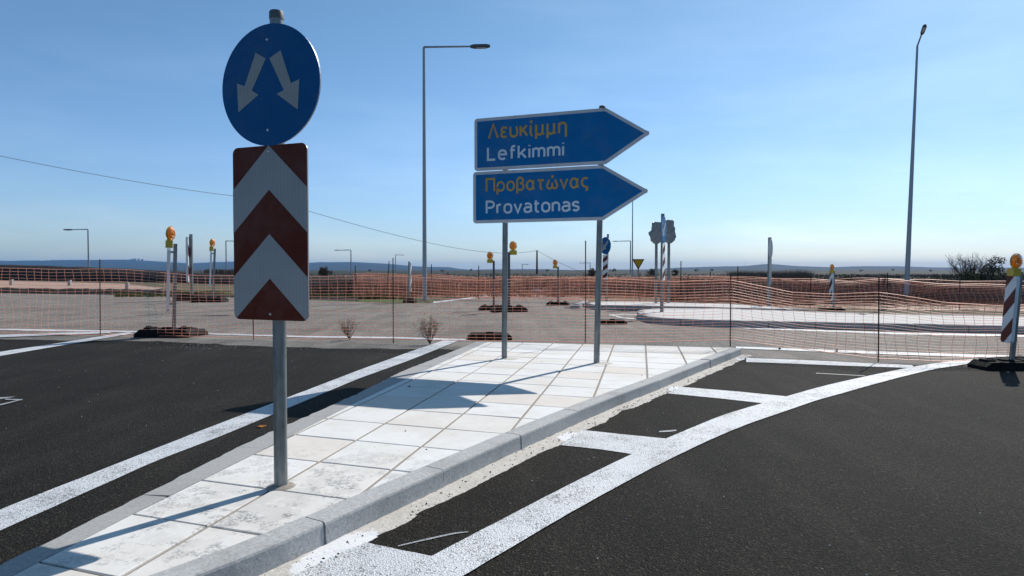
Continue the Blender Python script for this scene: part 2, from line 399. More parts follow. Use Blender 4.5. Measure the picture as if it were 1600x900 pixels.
mb.build('ground', 'dirt')['kind'] = 'structure'
flat('fields', [(-6000, 160, 0), (6000, 160, 0), (9000, 5200, 0), (-9000, 5200, 0)], -.02, 'field')
# old grey road crossing behind the netting
flat('old_road', [G(-1400, 471), G(0, 458), G(250, 461.5), G(440, 467), G(620, 474), G(677, 472.5), G(766, 462.5), G(905, 463), G(915, 470), G(915, 479), G(1265, 486.5), G(1600, 493), G(2600, 500),
      (40, 3, 0), (40, -20, 0), (-40, -20, 0), (-40, 12, 0)], -.008, 'asphalt_old')
flat('new_road', [G(-700, 512), G(-50, 529), G(100, 532), G(250, 533), G(400, 541), G(560, 545), G(690, 545), G(1120, 560), G(1200, 563), G(1425, 571), G(1600, 573), G(2300, 600),
      (30, 3, 0), (30, -12, 0), (-30, -12, 0), (-30, 6, 0)], 0, 'asphalt_new', jitter=.13, step=.12)

def resample(pts, n):
    L = [0]
    for a, b_ in zip(pts, pts[1:]): L.append(L[-1] + (b_ - a).length)
    out = []
    for i in range(n):
        t = L[-1] * i / (n - 1); j = 0
        while j < len(pts) - 2 and L[j + 1] < t: j += 1
        out.append(pts[j].lerp(pts[j + 1], (t - L[j]) / max(L[j + 1] - L[j], 1e-9)))
    return out
def smooth3(l):
    for _ in range(3):
        q = [l[0]]
        for a, b_ in zip(l, l[1:]): q += [a.lerp(b_, .25), a.lerp(b_, .75)]
        l = q + [l[-1]]
    return l
def band(name, up, lo, z=.004, m='paint', n=60, rag=.004, conv=True):
    def prep(l):
        l = [G(*p, 0) for p in l]
        return smooth3(l) if len(l) > 8 else l
    U = resample(prep(up), n); Lw = resample(prep(lo), n)
    def j(p): return Vector((p.x + rag * noise.noise(p * 11), p.y + rag * noise.noise(p * 13 + Vector((4, 4, 4))), z))
    mb = MB(); mb.add([j(p) for p in U] + [j(p) for p in Lw], [(i, i + 1, n + i + 1, n + i) for i in range(n - 1)])
    o = mb.build(name, m); o['kind'] = 'structure'; return o
# left edge line of the new road
band('road_marking', [(-150, 864), (0, 797), (133, 745), (297, 680), (560, 579), (640, 550), (695, 531.5)], [(-150, 902), (0, 830), (241, 722), (350, 680), (560, 592), (635, 565), (717, 532.5)])
# far left bands
band('road_marking', [(-300, 596), (0, 550), (100, 535), (170, 523.5), (200, 519.5)], [(-300, 606), (0, 556.5), (108, 538), (180, 526), (210, 521)])
band('road_marking', [(-300, 529), (0, 523.6), (100, 520.5), (172, 518.5)], [(-300, 533), (0, 527.5), (100, 523.4), (172, 521)], z=.008)
band('road_marking', [(-300, 512), (0, 513.5), (100, 515), (180, 516.5), (300, 519), (479, 525), (620, 526.3), (730, 530)], [(-300, 513.5), (0, 516), (100, 517.5), (180, 519), (300, 521.5), (479, 527.2), (620, 528.8), (735, 533)], z=.0)
band('road_marking', [(1150, 541.3), (1200, 543), (1400, 550), (1600, 556), (1900, 566)], [(1150, 544), (1200, 546.3), (1400, 554), (1600, 560.5), (1900, 571)], z=.0)
# curved line on the right, its cross bars
CU = [(420, 990), (560, 930), (675, 871), (900, 753), (990, 709.5), (1042, 686), (1080, 670), (1130, 649), (1195, 630), (1230, 620), (1300, 600), (1425, 574), (1475, 566), (1535, 561)]
CL = [(540, 1010), (728, 900), (900, 797), (1042, 720), (1150, 670), (1217, 647), (1280, 625), (1300, 620), (1387, 595), (1460, 577), (1500, 571.5), (1550, 563)]
band('road_marking', CU, CL, n=120, z=.008)
band('road_marking', [(548, 843), (610, 857), (684, 872)], [(395, 912), (500, 945), (620, 975)], z=.004, n=20)
band('road_marking', [(905, 672), (980, 680), (1046, 686.5)], [(876, 696), (940, 703), (1000, 712)], n=24)
band('road_marking', [(1065, 605), (1150, 612), (1236, 620.5)], [(1042, 615), (1120, 622.5), (1205, 632)], n=24)
band('road_marking', [(1166, 559.5), (1200, 561), (1280, 564), (1425, 571)], [(1166, 566), (1200, 567), (1300, 571), (1430, 575.5)], n=24)
band('road_marking', [(-60, 618), (0, 621.5), (25, 620)], [(-60, 628), (0, 624), (10, 622.5)], m='paint_thin', n=12)
band('road_marking', [(8, 624), (20, 624.5), (36, 625)], [(8, 625.5), (20, 626), (34, 626.6)], m='paint_thin', n=12, z=.008)
band('road_marking', [(34, 625.3), (10, 631), (-40, 642)], [(36, 626), (12, 632.5), (-40, 644)], m='paint_thin', n=12, z=.012)
band('road_marking', [(622, 853.5), (670, 842), (710, 833), (732, 831.5)], [(622, 855), (670, 844.5), (710, 835.5), (732, 832.5)], m='paint_thin', n=20)
band('road_marking', [(1030, 674.3), (1045, 673), (1057, 672)], [(1030, 676), (1045, 675.3), (1057, 673.8)], m='paint_thin', n=8)
band('road_marking', [(1275, 583), (1320, 585.5), (1352, 587.4)], [(1275, 583.9), (1320, 586.3), (1352, 588.2)], m='paint_thin', n=8)
# markings round the far islands
band('road_marking', [(997, 498), (1040, 505), (1180, 511.5), (1400, 519.5), (1600, 523), (1900, 529)], [(995, 499.4), (1040, 507), (1180, 513.8), (1400, 522), (1600, 526), (1900, 532)], z=-.002)
band('road_marking', [(952, 491.3), (975, 490.3), (995, 491.2)], [(952, 493), (975, 492), (995, 492.6)], z=-.002, n=14)
band('road_marking', [(952, 492), (970, 497), (990, 499)], [(956, 492), (974, 496), (996, 498)], z=.002, n=14)
band('road_marking', [(677, 471.3), (720, 466.5), (766, 461.3), (905, 462)], [(677, 473.4), (720, 468.2), (766, 462.9), (905, 463.4)], z=-.002)

# earth, banks
flat('bare_earth', [G(-900, 449), G(0, 450.5), G(245, 452.5), G(255, 449), G(190, 443), G(0, 438), G(-900, 436)], -.015, 'pale_dirt')
mb = MB()      # shade-darkened earth on the left: real embankment, shade put into its colour
cols = 90
for i in range(cols + 1):
    px = lerp(-900, 720, i / cols)
    top = interp([(-900, 412), (0, 413.5), (100, 416), (200, 420), (300, 426), (360, 429), (480, 431), (560, 432.5), (720, 434)], px)[0]
    Yb = interp([(-900, 96), (0, 90), (190, 78), (360, 62), (480, 58), (720, 60)], px)[0]
    for k in range(9):
        t = k / 8
        Yk = Yb + t * 9
        zt = EYE + (HOR - top) / F * (Yb + 4.5)
        z = -.08 + (zt + .08) * math.sin(min(t * 2, 1) * math.pi / 2) ** .8 if t <= .5 else lerp(zt, zt * .75, (t - .5) * 2)
        p = D(px, 422, Yk); nz = noise.noise(Vector((p.x * .25, Yk * .4, 0))) * .12 * min(1, t * 4)
        mb.v.append(Vector((p.x, Yk, z + nz)))
mb.f = [(i * 9 + k, (i + 1) * 9 + k, (i + 1) * 9 + k + 1, i * 9 + k + 1) for i in range(cols) for k in range(8)]
mb.build('embankment', 'shaded_earth', kind='structure')
mb = MB()      # low dark vegetation bump beyond the old road, ditch shadow put into its colour
for i in range(121):
    px = lerp(-500, 560, i / 120)
    yb = interp([(-500, 459), (0, 457.5), (250, 461), (440, 466.5), (560, 470)], px)[0]
    a = G(px, yb); h = .26 + .1 * noise.noise(Vector((px * .05, 0, 3))) + .06 * noise.noise(Vector((px * .3, 0, 3)))
    if px > 255: h *= .35
    w = 2.2 + .6 * noise.noise(Vector((px * .04, 5, 0)))
    for k, (t, z) in enumerate(((0, -.02), (.25, h * .8), (.55, h), (1, -.02))): mb.v.append(Vector((a.x * (1 + w * t / a.y), a.y + w * t, z)))
mb.f = [(i * 4 + k, (i + 1) * 4 + k, (i + 1) * 4 + k + 1, i * 4 + k + 1) for i in range(120) for k in range(3)]
mb.build('road_verge', 'shaded_earth', kind='structure')
flat('grass_verge', [G(178, 458), G(330, 466), G(640, 474.5), G(690, 469.5), G(620, 462), G(480, 459), G(300, 455), G(180, 454)], -.012, 'grass', jitter=.3, step=1.0)

# hills: ridged terrain kilometres away
def ridge(name, tab, y0, y1, m, rough, seed, x0=-1200, x1=2800, nx=240, ny=14):
    mb = MB()
    for j in range(ny + 1):
        t = j / ny; Y = lerp(y0, y1, t)
        for i in range(nx + 1):
            px = lerp(x0, x1, i / nx); top = interp(tab, px)[0]
            H = (HOR - top) / F * y1 + EYE
            q = Vector((px * .012 + seed, t * 2.2, seed))
            f = t ** 1.25
            z = H * f * (1 + rough * (noise.noise(q) + .5 * noise.noise(q * 2.7)) * (1 - t * .75)) + noise.noise(q * 7) * H * .025 * t
            mb.v.append(Vector(((px - 800) / F * Y, Y, z - 2 * (1 - t))))
    w = nx + 1
    mb.f = [(j * w + i, j * w + i + 1, (j + 1) * w + i + 1, (j + 1) * w + i) for j in range(ny) for i in range(nx)]
    for i in range(nx + 1): mb.v.append(mb.v[ny * w + i] + Vector((0, 900, -mb.v[ny * w + i].z)))
    mb.f += [(ny * w + i, ny * w + i + 1, (ny + 1) * w + i + 1, (ny + 1) * w + i) for i in range(nx)]
    return mb.build(name, m, kind='structure', smooth=True)
ridge('hills', [(-1200, 412), (-300, 409), (0, 407), (120, 406), (200, 406), (250, 408), (300, 411), (330, 409), (380, 408), (470, 411), (500, 409.5), (550, 409), (600, 412), (660, 417), (700, 417.5), (740, 423), (800, 427), (2800, 428)], 4200, 7200, 'hill', .35, 1.3)
ridge('hills', [(-1200, 430), (640, 428), (700, 424), (750, 421), (800, 420.5), (850, 420.5), (900, 422), (960, 421), (1010, 421), (1060, 418), (1100, 417), (1140, 416), (1165, 415.5), (1190, 413), (1205, 412), (1220, 413.5), (1240, 415.5), (1300, 417.5), (1345, 415.5), (1400, 416), (1460, 418), (1600, 418), (2000, 416), (2800, 412)], 3000, 5600, 'hill', .3, 7.7)
ridge('hills', [(-1200, 423), (700, 425), (820, 424.5), (1000, 424), (1080, 423), (1200, 423.5), (1400, 424), (2800, 422)], 1200, 2300, 'field', .3, 4.1, ny=8)

# ================================================================ TRAFFIC ISLAND (tiles and kerb stones)
ZI = .12
Hm = [[49.64969593990281, -72.43105050692557, 716.6507082090578], [-10.439213497179496, -30.916474357552783, 593.9220575805866], [-0.024009214876583397, -0.07229792693930526, 1.0]]
def grid(u, v):
    a = [r[0] * u + r[1] * v + r[2] for r in Hm]; p = G(a[0] / a[2], a[1] / a[2], ZI); return Vector((p.x, p.y))
LI = [G(*p, ZI).xy for p in [(762, 534), (672, 575), (560, 627), (388, 714), (311, 752), (210, 802), (80, 869)]] + [Vector((-2.06, 2.0)), Vector((-2.12, 1.5))]
LO = [G(*p, ZI).xy for p in [(745, 533.5), (627, 580), (560, 613.5), (385, 691), (140, 813), (0, 881)]] + [Vector((-2.20, 2.0)), Vector((-2.25, 1.42))]
RO = [G(*p, ZI).xy for p in [(1157, 544), (1066, 579), (1015, 599), (970, 615), (902, 642), (812, 680), (689, 735), (506, 816), (400, 864)]] + [Vector((-1.52, 2.25)), Vector((-1.92, 1.72)), Vector((-2.18, 1.3))]
def offs(line, d):
    out = []
    for i, p in enumerate(line):
        t = (line[min(i + 1, len(line) - 1)] - line[max(i - 1, 0)]).normalized(); out.append(p + Vector((t.y, -t.x)) * d)
    return out
RI = offs(RO, .135)
island = MB()
reg = LI + list(reversed(RI))
island.prism([(p.x, p.y, -.02) for p in reg], (0, 0, ZI - .008 + .02))
isl = island.build('traffic_island', 'joint'); isl['kind'] = 'structure'
def clip(poly, cell):
    out = poly
    n = len(cell)
    area = sum(cell[i].x * cell[(i + 1) % n].y - cell[(i + 1) % n].x * cell[i].y for i in range(n))
    for i in range(n):
        a, b_ = cell[i], cell[(i + 1) % n]
        e = b_ - a; s = 1 if area > 0 else -1
        def side(p): return s * (e.x * (p.y - a.y) - e.y * (p.x - a.x))
        new = []
        for k in range(len(out)):
            p, q = out[k], out[(k + 1) % len(out)]
            sp, sq = side(p), side(q)
            if sp >= 0: new.append(p)
            if (sp >= 0) != (sq >= 0): new.append(p.lerp(q, sp / (sp - sq)))
        out = new
        if len(out) < 3: return []
    return out
def area2(p): return abs(sum(p[i].x * p[(i + 1) % len(p)].y - p[(i + 1) % len(p)].x * p[i].y for i in range(len(p)))) / 2
rng = random.Random(3)
for v in range(-12, 12):
    for u in range(-4, 8):
        ja, jb = .023, .013
        cell = [grid(u + ja, v + jb), grid(u + 1 - ja, v + jb), grid(u + 1 - ja, v + 1 - jb), grid(u + ja, v + 1 - jb)]
        q = clip(reg, cell)
        if not q or area2(q) < .004: continue
        cc = sum(q, Vector((0, 0))) / len(q)
        z = ZI + rng.uniform(-.0015, .0015); tx, ty = rng.uniform(-.003, .003), rng.uniform(-.003, .003)
        def zz(p): return z + (p.x - cc.x) * tx + (p.y - cc.y) * ty
        mb = MB(); k = len(q)
        def sh(p, d): 
            w = cc - p; return p + w.normalized() * min(d, w.length * .3)
        vs = [(p.x, p.y, ZI - .03) for p in q] + [(p.x, p.y, zz(p) - .003) for p in q] + [(sh(p, .005).x, sh(p, .005).y, zz(p)) for p in q]
        fs = [tuple(range(2 * k, 3 * k))]
        for i in range(k):
            j = (i + 1) % k; fs += [(i, j, k + j, k + i), (k + i, k + j, 2 * k + j, 2 * k + i)]
        mb.add(vs, fs); mb.build('paving_tile', 'tile', isl)
def along(line, s):
    L = 0
    for a, b_ in zip(line, line[1:]):
        d = (b_ - a).length
        if L + d >= s: return a.lerp(b_, (s - L) / d), (b_ - a).normalized()
        L += d
    return line[-1], (line[-1] - line[-2]).normalized()
def linelen(l): return sum((b_ - a).length for a, b_ in zip(l, l[1:]))
def smooth_line(l, it=2):
    for _ in range(it):
        q = [l[0]]
        for a, b_ in zip(l, l[1:]): q += [a.lerp(b_, .25), a.lerp(b_, .75)]
        l = q + [l[-1]]
    return l
def kerb_run(line, start, prof, m, parent, step=.97, gap=.008, sub=4, jit=.004):
    """prof: list of (offset to the inside, z)"""
    T = linelen(line); s = start
    while s < T - .05:
        e = min(s + step, T); mb = MB(); rows = []
        jz = rng.uniform(-jit, jit); jo = rng.uniform(-jit, jit)
        for i in range(sub + 1):
            p, t = along(line, lerp(max(s, 0) + gap / 2, e - gap / 2, i / sub)); nrm = Vector((t.y, -t.x))
            rows.append([(p.x + nrm.x * (o_ + jo), p.y + nrm.y * (o_ + jo), z_ + (jz if z_ > 0 else 0)) for o_, z_ in prof])
        k = len(prof)
        vs = [v for r in rows for v in r]
        fs = [(i * k + a, i * k + a + 1, (i + 1) * k + a + 1, (i + 1) * k + a) for i in range(sub) for a in range(k - 1)]
        fs += [tuple(range(k)), tuple(reversed(range(sub * k, sub * k + k)))]
        mb.add(vs, fs); mb.build('kerb_stone', m, parent); s = e
# right kerb joints fall at the measured places: run starts so that (506,816) is a joint
ROs = smooth_line(RO, 1)
tgt = G(506, 816, ZI).xy; best = min((((along(ROs, s * .01)[0] - tgt).length), s * .01) for s in range(int(linelen(ROs) * 100)))[1]
prof = [(-.012, -.02), (-.004, ZI - .016), (.0, ZI - .006), (.008, ZI - .0005), (.130, ZI + .002), (.134, ZI - .03), (.134, -.02)]
kerb_run(ROs, best % .97 - .97, prof, 'kerb', isl)
LOs = LO
profL = [(.006, -.02), (.0, ZI - .008), (-.008, ZI), (-.118, ZI + .001), (-.122, ZI - .03), (-.122, -.02)]
# flush kerb on the left, between LO and LI (varying width): quads per stone
T = linelen(LO); TI = linelen(LI); s = 0
while s < T - .05:
    e = min(s + .98, T); mb = MB(); rows = []
    NS = 12
    for i in range(NS + 1):
        t = lerp(s + .003, e - .003, i / NS) / T
        a, _ = along(LO, t * T)
        # nearest inner point at the same depth
        b_ = min((along(LI, k * TI / 400)[0] for k in range(401)), key=lambda q: (q - a).length)
        w = (b_ - a); b_ = a + w * (1 - .006 / max(w.length, .01))
        v3 = Vector((a.x, a.y, 0)); a = a + Vector((-1, .3)) * (.016 * noise.noise(v3 * 9) + .012 * noise.noise(v3 * 31))
        rows.append([(a.x, a.y, -.02), (a.x, a.y, ZI - .012), (a.x + .008, a.y, ZI - .002), (b_.x, b_.y, ZI - .001), (b_.x, b_.y, ZI - .03)])
    mb.add([v for r in rows for v in r], [(i * 5 + a, (i + 1) * 5 + a, (i + 1) * 5 + a + 1, i * 5 + a + 1) for i in range(NS) for a in range(4)] + [(0, 1, 2, 3, 4), tuple(range(NS * 5, NS * 5 + 5))])
    mb.build('kerb_stone', 'far_kerb', isl); s = e
M_far = concrete('weathered pale paving', (.56, .55, .53), .15, (.45, .43, .40)); M['far_tile'] = M_far
# rough concrete haunch along the right kerb foot
GO = [G(*p).xy for p in [(1175, 556), (1150, 567), (1120, 580), (1075, 601), (1030, 619), (997, 636), (974, 641), (945, 660), (925, 668), (869, 697), (835, 712), (800, 730), (753, 754), (720, 772), (669, 795), (640, 814), (600, 834), (572, 850), (520, 874), (447, 905), (330, 965)]] + [Vector((-1.3, 1.5))]
GI = offs(RO, .03)
n_ = 480; a_ = resample([Vector((p.x, p.y, 0)) for p in GO], n_); b2 = resample([Vector((p.x, p.y, 0)) for p in GI], n_)
mb = MB()
for i in range(n_):
    p = a_[i]; jj = .05 * noise.noise(p * 5) + .036 * noise.noise(p * 17) + .02 * noise.noise(p * 50)
    dirn = (b2[i] - p).normalized() if (b2[i] - p).length > 1e-4 else Vector((-1, 0, 0))
    p = p + dirn * jj
    for k in range(5):
        t = k / 4; q = p.lerp(b2[i], t)
        mb.v.append(Vector((q.x, q.y, .001 + .016 * min(1, t * 3) + .005 * noise.noise(q * 14) * (t > 0))))
mb.f = [(i * 5 + k, (i + 1) * 5 + k, (i + 1) * 5 + k + 1, i * 5 + k + 1) for i in range(n_ - 1) for k in range(4)]
mb.build('kerb_haunch', 'haunch', kind='structure', smooth=True)
# thin ragged haunch along the left kerb
a_ = resample([Vector((p.x, p.y, 0)) for p in LO], 300); mb = MB()
for i, p in enumerate(a_):
    w = .02 + .06 * max(0, noise.noise(p * 4 + Vector((1, 2, 3))) + .35) + .02 * noise.noise(p * 23)
    mb.v += [Vector((p.x + .02, p.y, .012)), Vector((p.x - max(w, .006), p.y + .4 * w, .003))]
mb.f = [(2 * i, 2 * i + 2, 2 * i + 3, 2 * i + 1) for i in range(299)]
mb.build('kerb_haunch', 'gutter', kind='structure')
# crumbs of asphalt
mb = MB()
def crumb(mb, x, y, z, r):
    vs = [Vector(a) * r * rng.uniform(.6, 1.2) for a in ((1, 0, 0), (-1, 0, 0), (0, 1, 0), (0, -1, 0), (0, 0, .9), (0, 0, -.5))]
    mb.add([v + Vector((x, y, z + r * .3)) for v in vs], [(0, 2, 4), (2, 1, 4), (1, 3, 4), (3, 0, 4), (2, 0, 5), (1, 2, 5), (3, 1, 5), (0, 3, 5)])
for _ in range(620):
    s = rng.random() * (len(a_) - 1); i = rng.randrange(n_ - 1)
    ag = resample([Vector((p.x, p.y, 0)) for p in GO], 60) if _ == 0 else ag
    bg_ = resample([Vector((p.x, p.y, 0)) for p in GI], 60) if _ == 0 else bg_
    k = rng.randrange(60); t = rng.random() ** 1.2; p = ag[k].lerp(bg_[k], t * .95)
    crumb(mb, p.x + rng.uniform(-.05, .05), p.y + rng.uniform(-.08, .08), .014, rng.choice([.003, .004, .005, .008]))
for _ in range(260):
    p = a_[rng.randrange(300)]; crumb(mb, p.x + rng.uniform(-.12, .04), p.y + rng.uniform(-.08, .08), .004, rng.choice([.003, .004, .006]))
for _ in range(30):
    p = grid(rng.uniform(-1, 4), rng.uniform(-6, 7)); crumb(mb, p.x, p.y, ZI, rng.choice([.003, .004, .007]))
mb.build('asphalt_crumbs', 'rubber', kind='stuff')
mb = MB()
for _ in range(500):     # pale grit on the dark roads
    x = rng.uniform(-7, 9); y = rng.uniform(2.2, 12) ; crumb(mb, x, y, .0, rng.choice([.002, .003, .004, .006]))
for _ in range(900):
    px = rng.uniform(230, 1500); p = G(px, rng.uniform(531, 546) + max(0, px - 1100) * .05); crumb(mb, p.x, p.y, 0, rng.choice([.004, .006, .009]))
mb.build('grit', 'gutter', kind='stuff')

# ================================================================ FAR ISLANDS
def slab(name, top, bot_h, m, base=0.0):
    mb = MB(); mb.prism([(p.x, p.y, base - .02) for p in top], (0, 0, bot_h + .02)); o = mb.build(name, m); o['kind'] = 'structure'; return o
Z2 = .15
f2 = [G(*p, Z2).xy for p in [(995, 487), (1001, 491), (1013, 494.5), (1040, 497), (1077, 499), (1141, 501), (1280, 503.5), (1400, 505.5), (1600, 510), (2100, 521)]]
b2_ = [G(*p, Z2).xy for p in [(995, 486.2), (1003, 483.5), (1030, 481.2), (1120, 481.6), (1273, 486.5), (1400, 491), (1600, 494), (2100, 502)]]
def far_island(front, back, z, gaps=1.0):
    poly = front + list(reversed(back))
    inner = poly
    o = slab('traffic_island', offs(front, -.16) + list(reversed(offs(back, .16))), z - .004, 'far_tile')
    kerb_run(front, 0, [(.0, -.02), (.004, z - .02), (-.012, z), (-.17, z + .002), (-.172, -.01)], 'far_kerb', o, step=1.0, gap=.02, sub=2)
    kerb_run(list(reversed(back)), 0, [(.0, -.02), (.004, z - .02), (-.012, z), (-.17, z + .002), (-.172, -.01)], 'far_kerb', o, step=1.0, gap=.02, sub=2)
    return o
far_island(f2, b2_, Z2)
f3 = [G(*p, Z2).xy for p in [(916, 474), (930, 476.5), (1000, 477.5), (1141, 480.5), (1262, 483.7)]]
b3 = [G(*p, Z2).xy for p in [(916, 473), (935, 470.5), (1000, 471), (1141, 474.5), (1262, 483)]]
far_island(f3, b3, Z2)
slab('kerb_nose', [G(*p, .1).xy for p in [(891, 477.5), (914, 469), (921, 469.5), (906, 477.5)]], .1, 'far_kerb')

# ================================================================ SIGNS
def signpost(mb, base, top, r, n=20): mb.tube([base, top], r, n)
# --- near sign: blue disc with two arrows above a chevron plate
pb = Vector((-1.283, 3.70, ZI)); A0 = R(21)
root = empty('traffic_sign', pb, 0, 'nearest sign: blue disc with two white arrows above a red and white chevron plate', 'traffic sign')
ev = Vector((math.cos(A0), -math.sin(A0), 0)); nv = Vector((-math.sin(A0), -math.cos(A0), 0)); up = Vector((0, 0, 1))
ptop = D(432, 26, 3.70); pb2 = Vector((ptop.x - pb.x, 0, 0))
mb = MB(); mb.tube([(0, 0, -.05), (pb2.x * .5, 0, 1.2), (pb2.x, 0, ptop.z - ZI)], .036, 24); mb.build('pole', 'galv', root, smooth=True)
mb = MB(); zt = ptop.z - ZI; mb.tube([(pb2.x, 0, zt - .015), (pb2.x, 0, zt + .02), (pb2.x, 0, zt + .028)], [.0385, .0385, .034], 24); mb.build('pole_cap', 'cap', root, smooth=True)
mb = MB(); mb.tube([(0, 0, -.004), (0, 0, .006), (.0, 0, .012)], [.085, .07, .038], 18); mb.build('pole_footing', 'joint', root)
P0 = Vector((pb.x - .01, pb.y, 0)) + nv * .062      # plane of the plates
def frame_at(px, py):
    return onplane(px, py, P0, nv)
def local(p): return p - pb
cd = frame_at(421, 132.5); RD = .325
def disc(name, c, r, thick, m, parent, lift=0, n=64, r_in=None):
    mb = MB(); pts = [c + nv * lift + (ev * math.cos(2 * math.pi * k / n) + up * math.sin(2 * math.pi * k / n)) * r for k in range(n)]
    mb.prism([local(p) for p in pts], -nv * thick); return mb.build(name, m, parent)
rs = disc('round_plate', cd, RD, .004, 'blue', root)
disc('plate_back', cd, RD - .003, .012, 'back', root, lift=-.005)
zo = lambda x, y: (320 + x / 3.46, y / 3.46)
for poly in ([(275, 285), (330, 317), (255, 490), (290, 513), (183, 608), (175, 452), (216, 467)], [(350, 315), (410, 272), (467, 450), (512, 428), (503, 592), (390, 508), (428, 487)]):
    mb = MB(); mb.prism([local(frame_at(*zo(x, y)) + nv * .0008) for x, y in poly], nv * .001); mb.build('arrow', 'white_sheet', rs)
for (x, y) in ((336, 214), (340, 703)):
    c = frame_at(*zo(x, y)); mb = MB(); mb.tube([local(c), local(c + nv * .005)], [.008, .005], 10); mb.build('rivet', 'rivet', rs)
# chevron plate
tl, tr, bl, br = [frame_at(320 + x / 2.81, 200 + y / 2.81) for x, y in ((122, 86), (448, 66), (131, 838), (452, 850))]
tc = (tl + tr) / 2; bc = (bl + br) / 2; Wc = ((tr - tl).length + (br - bl).length) / 2 / 2; Hc = tc.z - bc.z
cx0 = tc.lerp(bc, .5); 
def cp(s, t, lift=0): return local(Vector((cx0.x, cx0.y, tc.z)) + ev * s * Wc + up * (-t * Hc) + nv * lift)
def rrect(x0, x1, t0, t1, r, aspect, n=5):
    out = []
    rx = r; ry = r * aspect
    for cx_, cy_, a0 in ((x1 - rx, t0 + ry, -90), (x1 - rx, t1 - ry, 0), (x0 + rx, t1 - ry, 90), (x0 + rx, t0 + ry, 180)):
        out += [(cx_ + rx * math.cos(R(a0 + 90 * i / n)), cy_ + ry * math.sin(R(a0 + 90 * i / n))) for i in range(n + 1)]
    return out
ASP = Wc / Hc
outl = rrect(-1, 1, 0, 1, .14, ASP)
mb = MB(); mb.prism([cp(s, t) for s, t in outl], -nv * .004); ch = mb.build('chevron_plate', 'red_sheet', root)
mb = MB(); mb.prism([cp(s * .985, .003 + t * .994, -.005) for s, t in outl], -nv * .012); mb.build('plate_back', 'back', root)
def cclip(poly):
    q = clip([Vector(p) for p in poly], [Vector(p) for p in outl]); return q
for a, b_ in ((0.0, .252), (.505, .76)):
    e = .247
    poly = [(0, a), (1, a + e), (1, b_ + e), (0, b_), (-1, b_ + e), (-1, a + e)]
    # split in two convex halves so that the clipped outlines stay simple
    mb = MB()
    for half in ([(0, a), (1.02, a + e * 1.02), (1.02, b_ + e * 1.02), (0, b_)], [(0, a), (0, b_), (-1.02, b_ + e * 1.02), (-1.02, a + e * 1.02)]):
        q = clip([Vector(p) for p in outl], [Vector(p) for p in half])
        if len(q) > 2: mb.prism([cp(p.x, p.y, .0008) for p in q], nv * .001)
    mb.build('chevron', 'white_sheet', ch)
for t in (.035, .965):
    c = cp(0.0, t); mb = MB(); mb.tube([c + nv * .001, c + nv * .006], [.008, .005], 10); mb.build('rivet', 'rivet', ch)
for z in (cd.z + .2, cd.z - .2, tc.z - .12, bc.z + .12):     # clamps round the post
    mb = MB(); c = Vector((pb2.x * .9, 0, z - ZI))
    mb.tube([c + Vector((0, 0, -.02)), c + Vector((0, 0, .02))], .041, 20); mb.box(c + nv * .045, (.05, .03, .04), -A0); mb.build('clamp', 'galv', root)

# --- direction sign with two arrow boards
p1 = G(788, 560, ZI); p2 = G(932, 567, ZI); p1 = Vector((p1.x, p1.y, ZI)); p2 = Vector((p2.x, p2.y, ZI))
e2 = (p2 - p1).normalized(); n2 = Vector((e2.y, -e2.x, 0)); 
if n2.y > 0: n2 = -n2
Q0 = p1 + n2 * .055
root = empty('direction_sign', (p1 + p2) / 2, 0, 'two blue arrow boards with gold Greek and white Latin place names on twin steel posts', 'direction sign')
rc = root.location.copy()
def L2(p): return p - rc
ttop = D(941, 168, p2.y)
for p, top_px in ((p1, None), (p2, (941, 168))):
    tx = (ttop.x - p2.x) * (1 if top_px else .35); zt = ttop.z if top_px else ttop.z - .12
    mb = MB(); mb.tube([L2(p) + Vector((0, 0, -.05)), L2(Vector((p.x + tx, p.y, zt)))], .038, 20); mb.build('pole', 'galv', root, smooth=True)
    mb = MB(); q = L2(Vector((p.x + tx, p.y, zt))); mb.tube([q + Vector((0, 0, -.03)), q + Vector((0, 0, .012)), q + Vector((0, 0, .02))], [.041, .041, .035], 20); mb.build('pole_cap', 'cap', root, smooth=True)
    mb = MB(); q = L2(p) + Vector((.07, -.03, 0)); mb.tube([q + Vector((0, 0, -.002)), q + Vector((0, 0, .004))], [.14, .11], 14); mb.build('pole_footing', 'gutter', root)
def op(px, py): return onplane(px, py, Q0, n2)
def st(p): d_ = p - Q0; return d_.dot(e2), p.z
boards = [([(741, 181), (948, 173.5), (1016.5, 212.5), (945, 260.5), (741.5, 263.5)], ('Λευκίμμη', 762.5, 886, 189.5, 214.5, 212.8), ('Lefkimmi', 761, 882, 227.3, 249.5, 246.7)),
          ([(739.5, 265.8), (944, 260.8), (1014, 300), (941, 346), (739, 347.3)], ('Προβατώνας', 759, 920, 276.5, 298.5, 296), ('Provatonas', 759, 906, 312.5, 334, 331.5))]
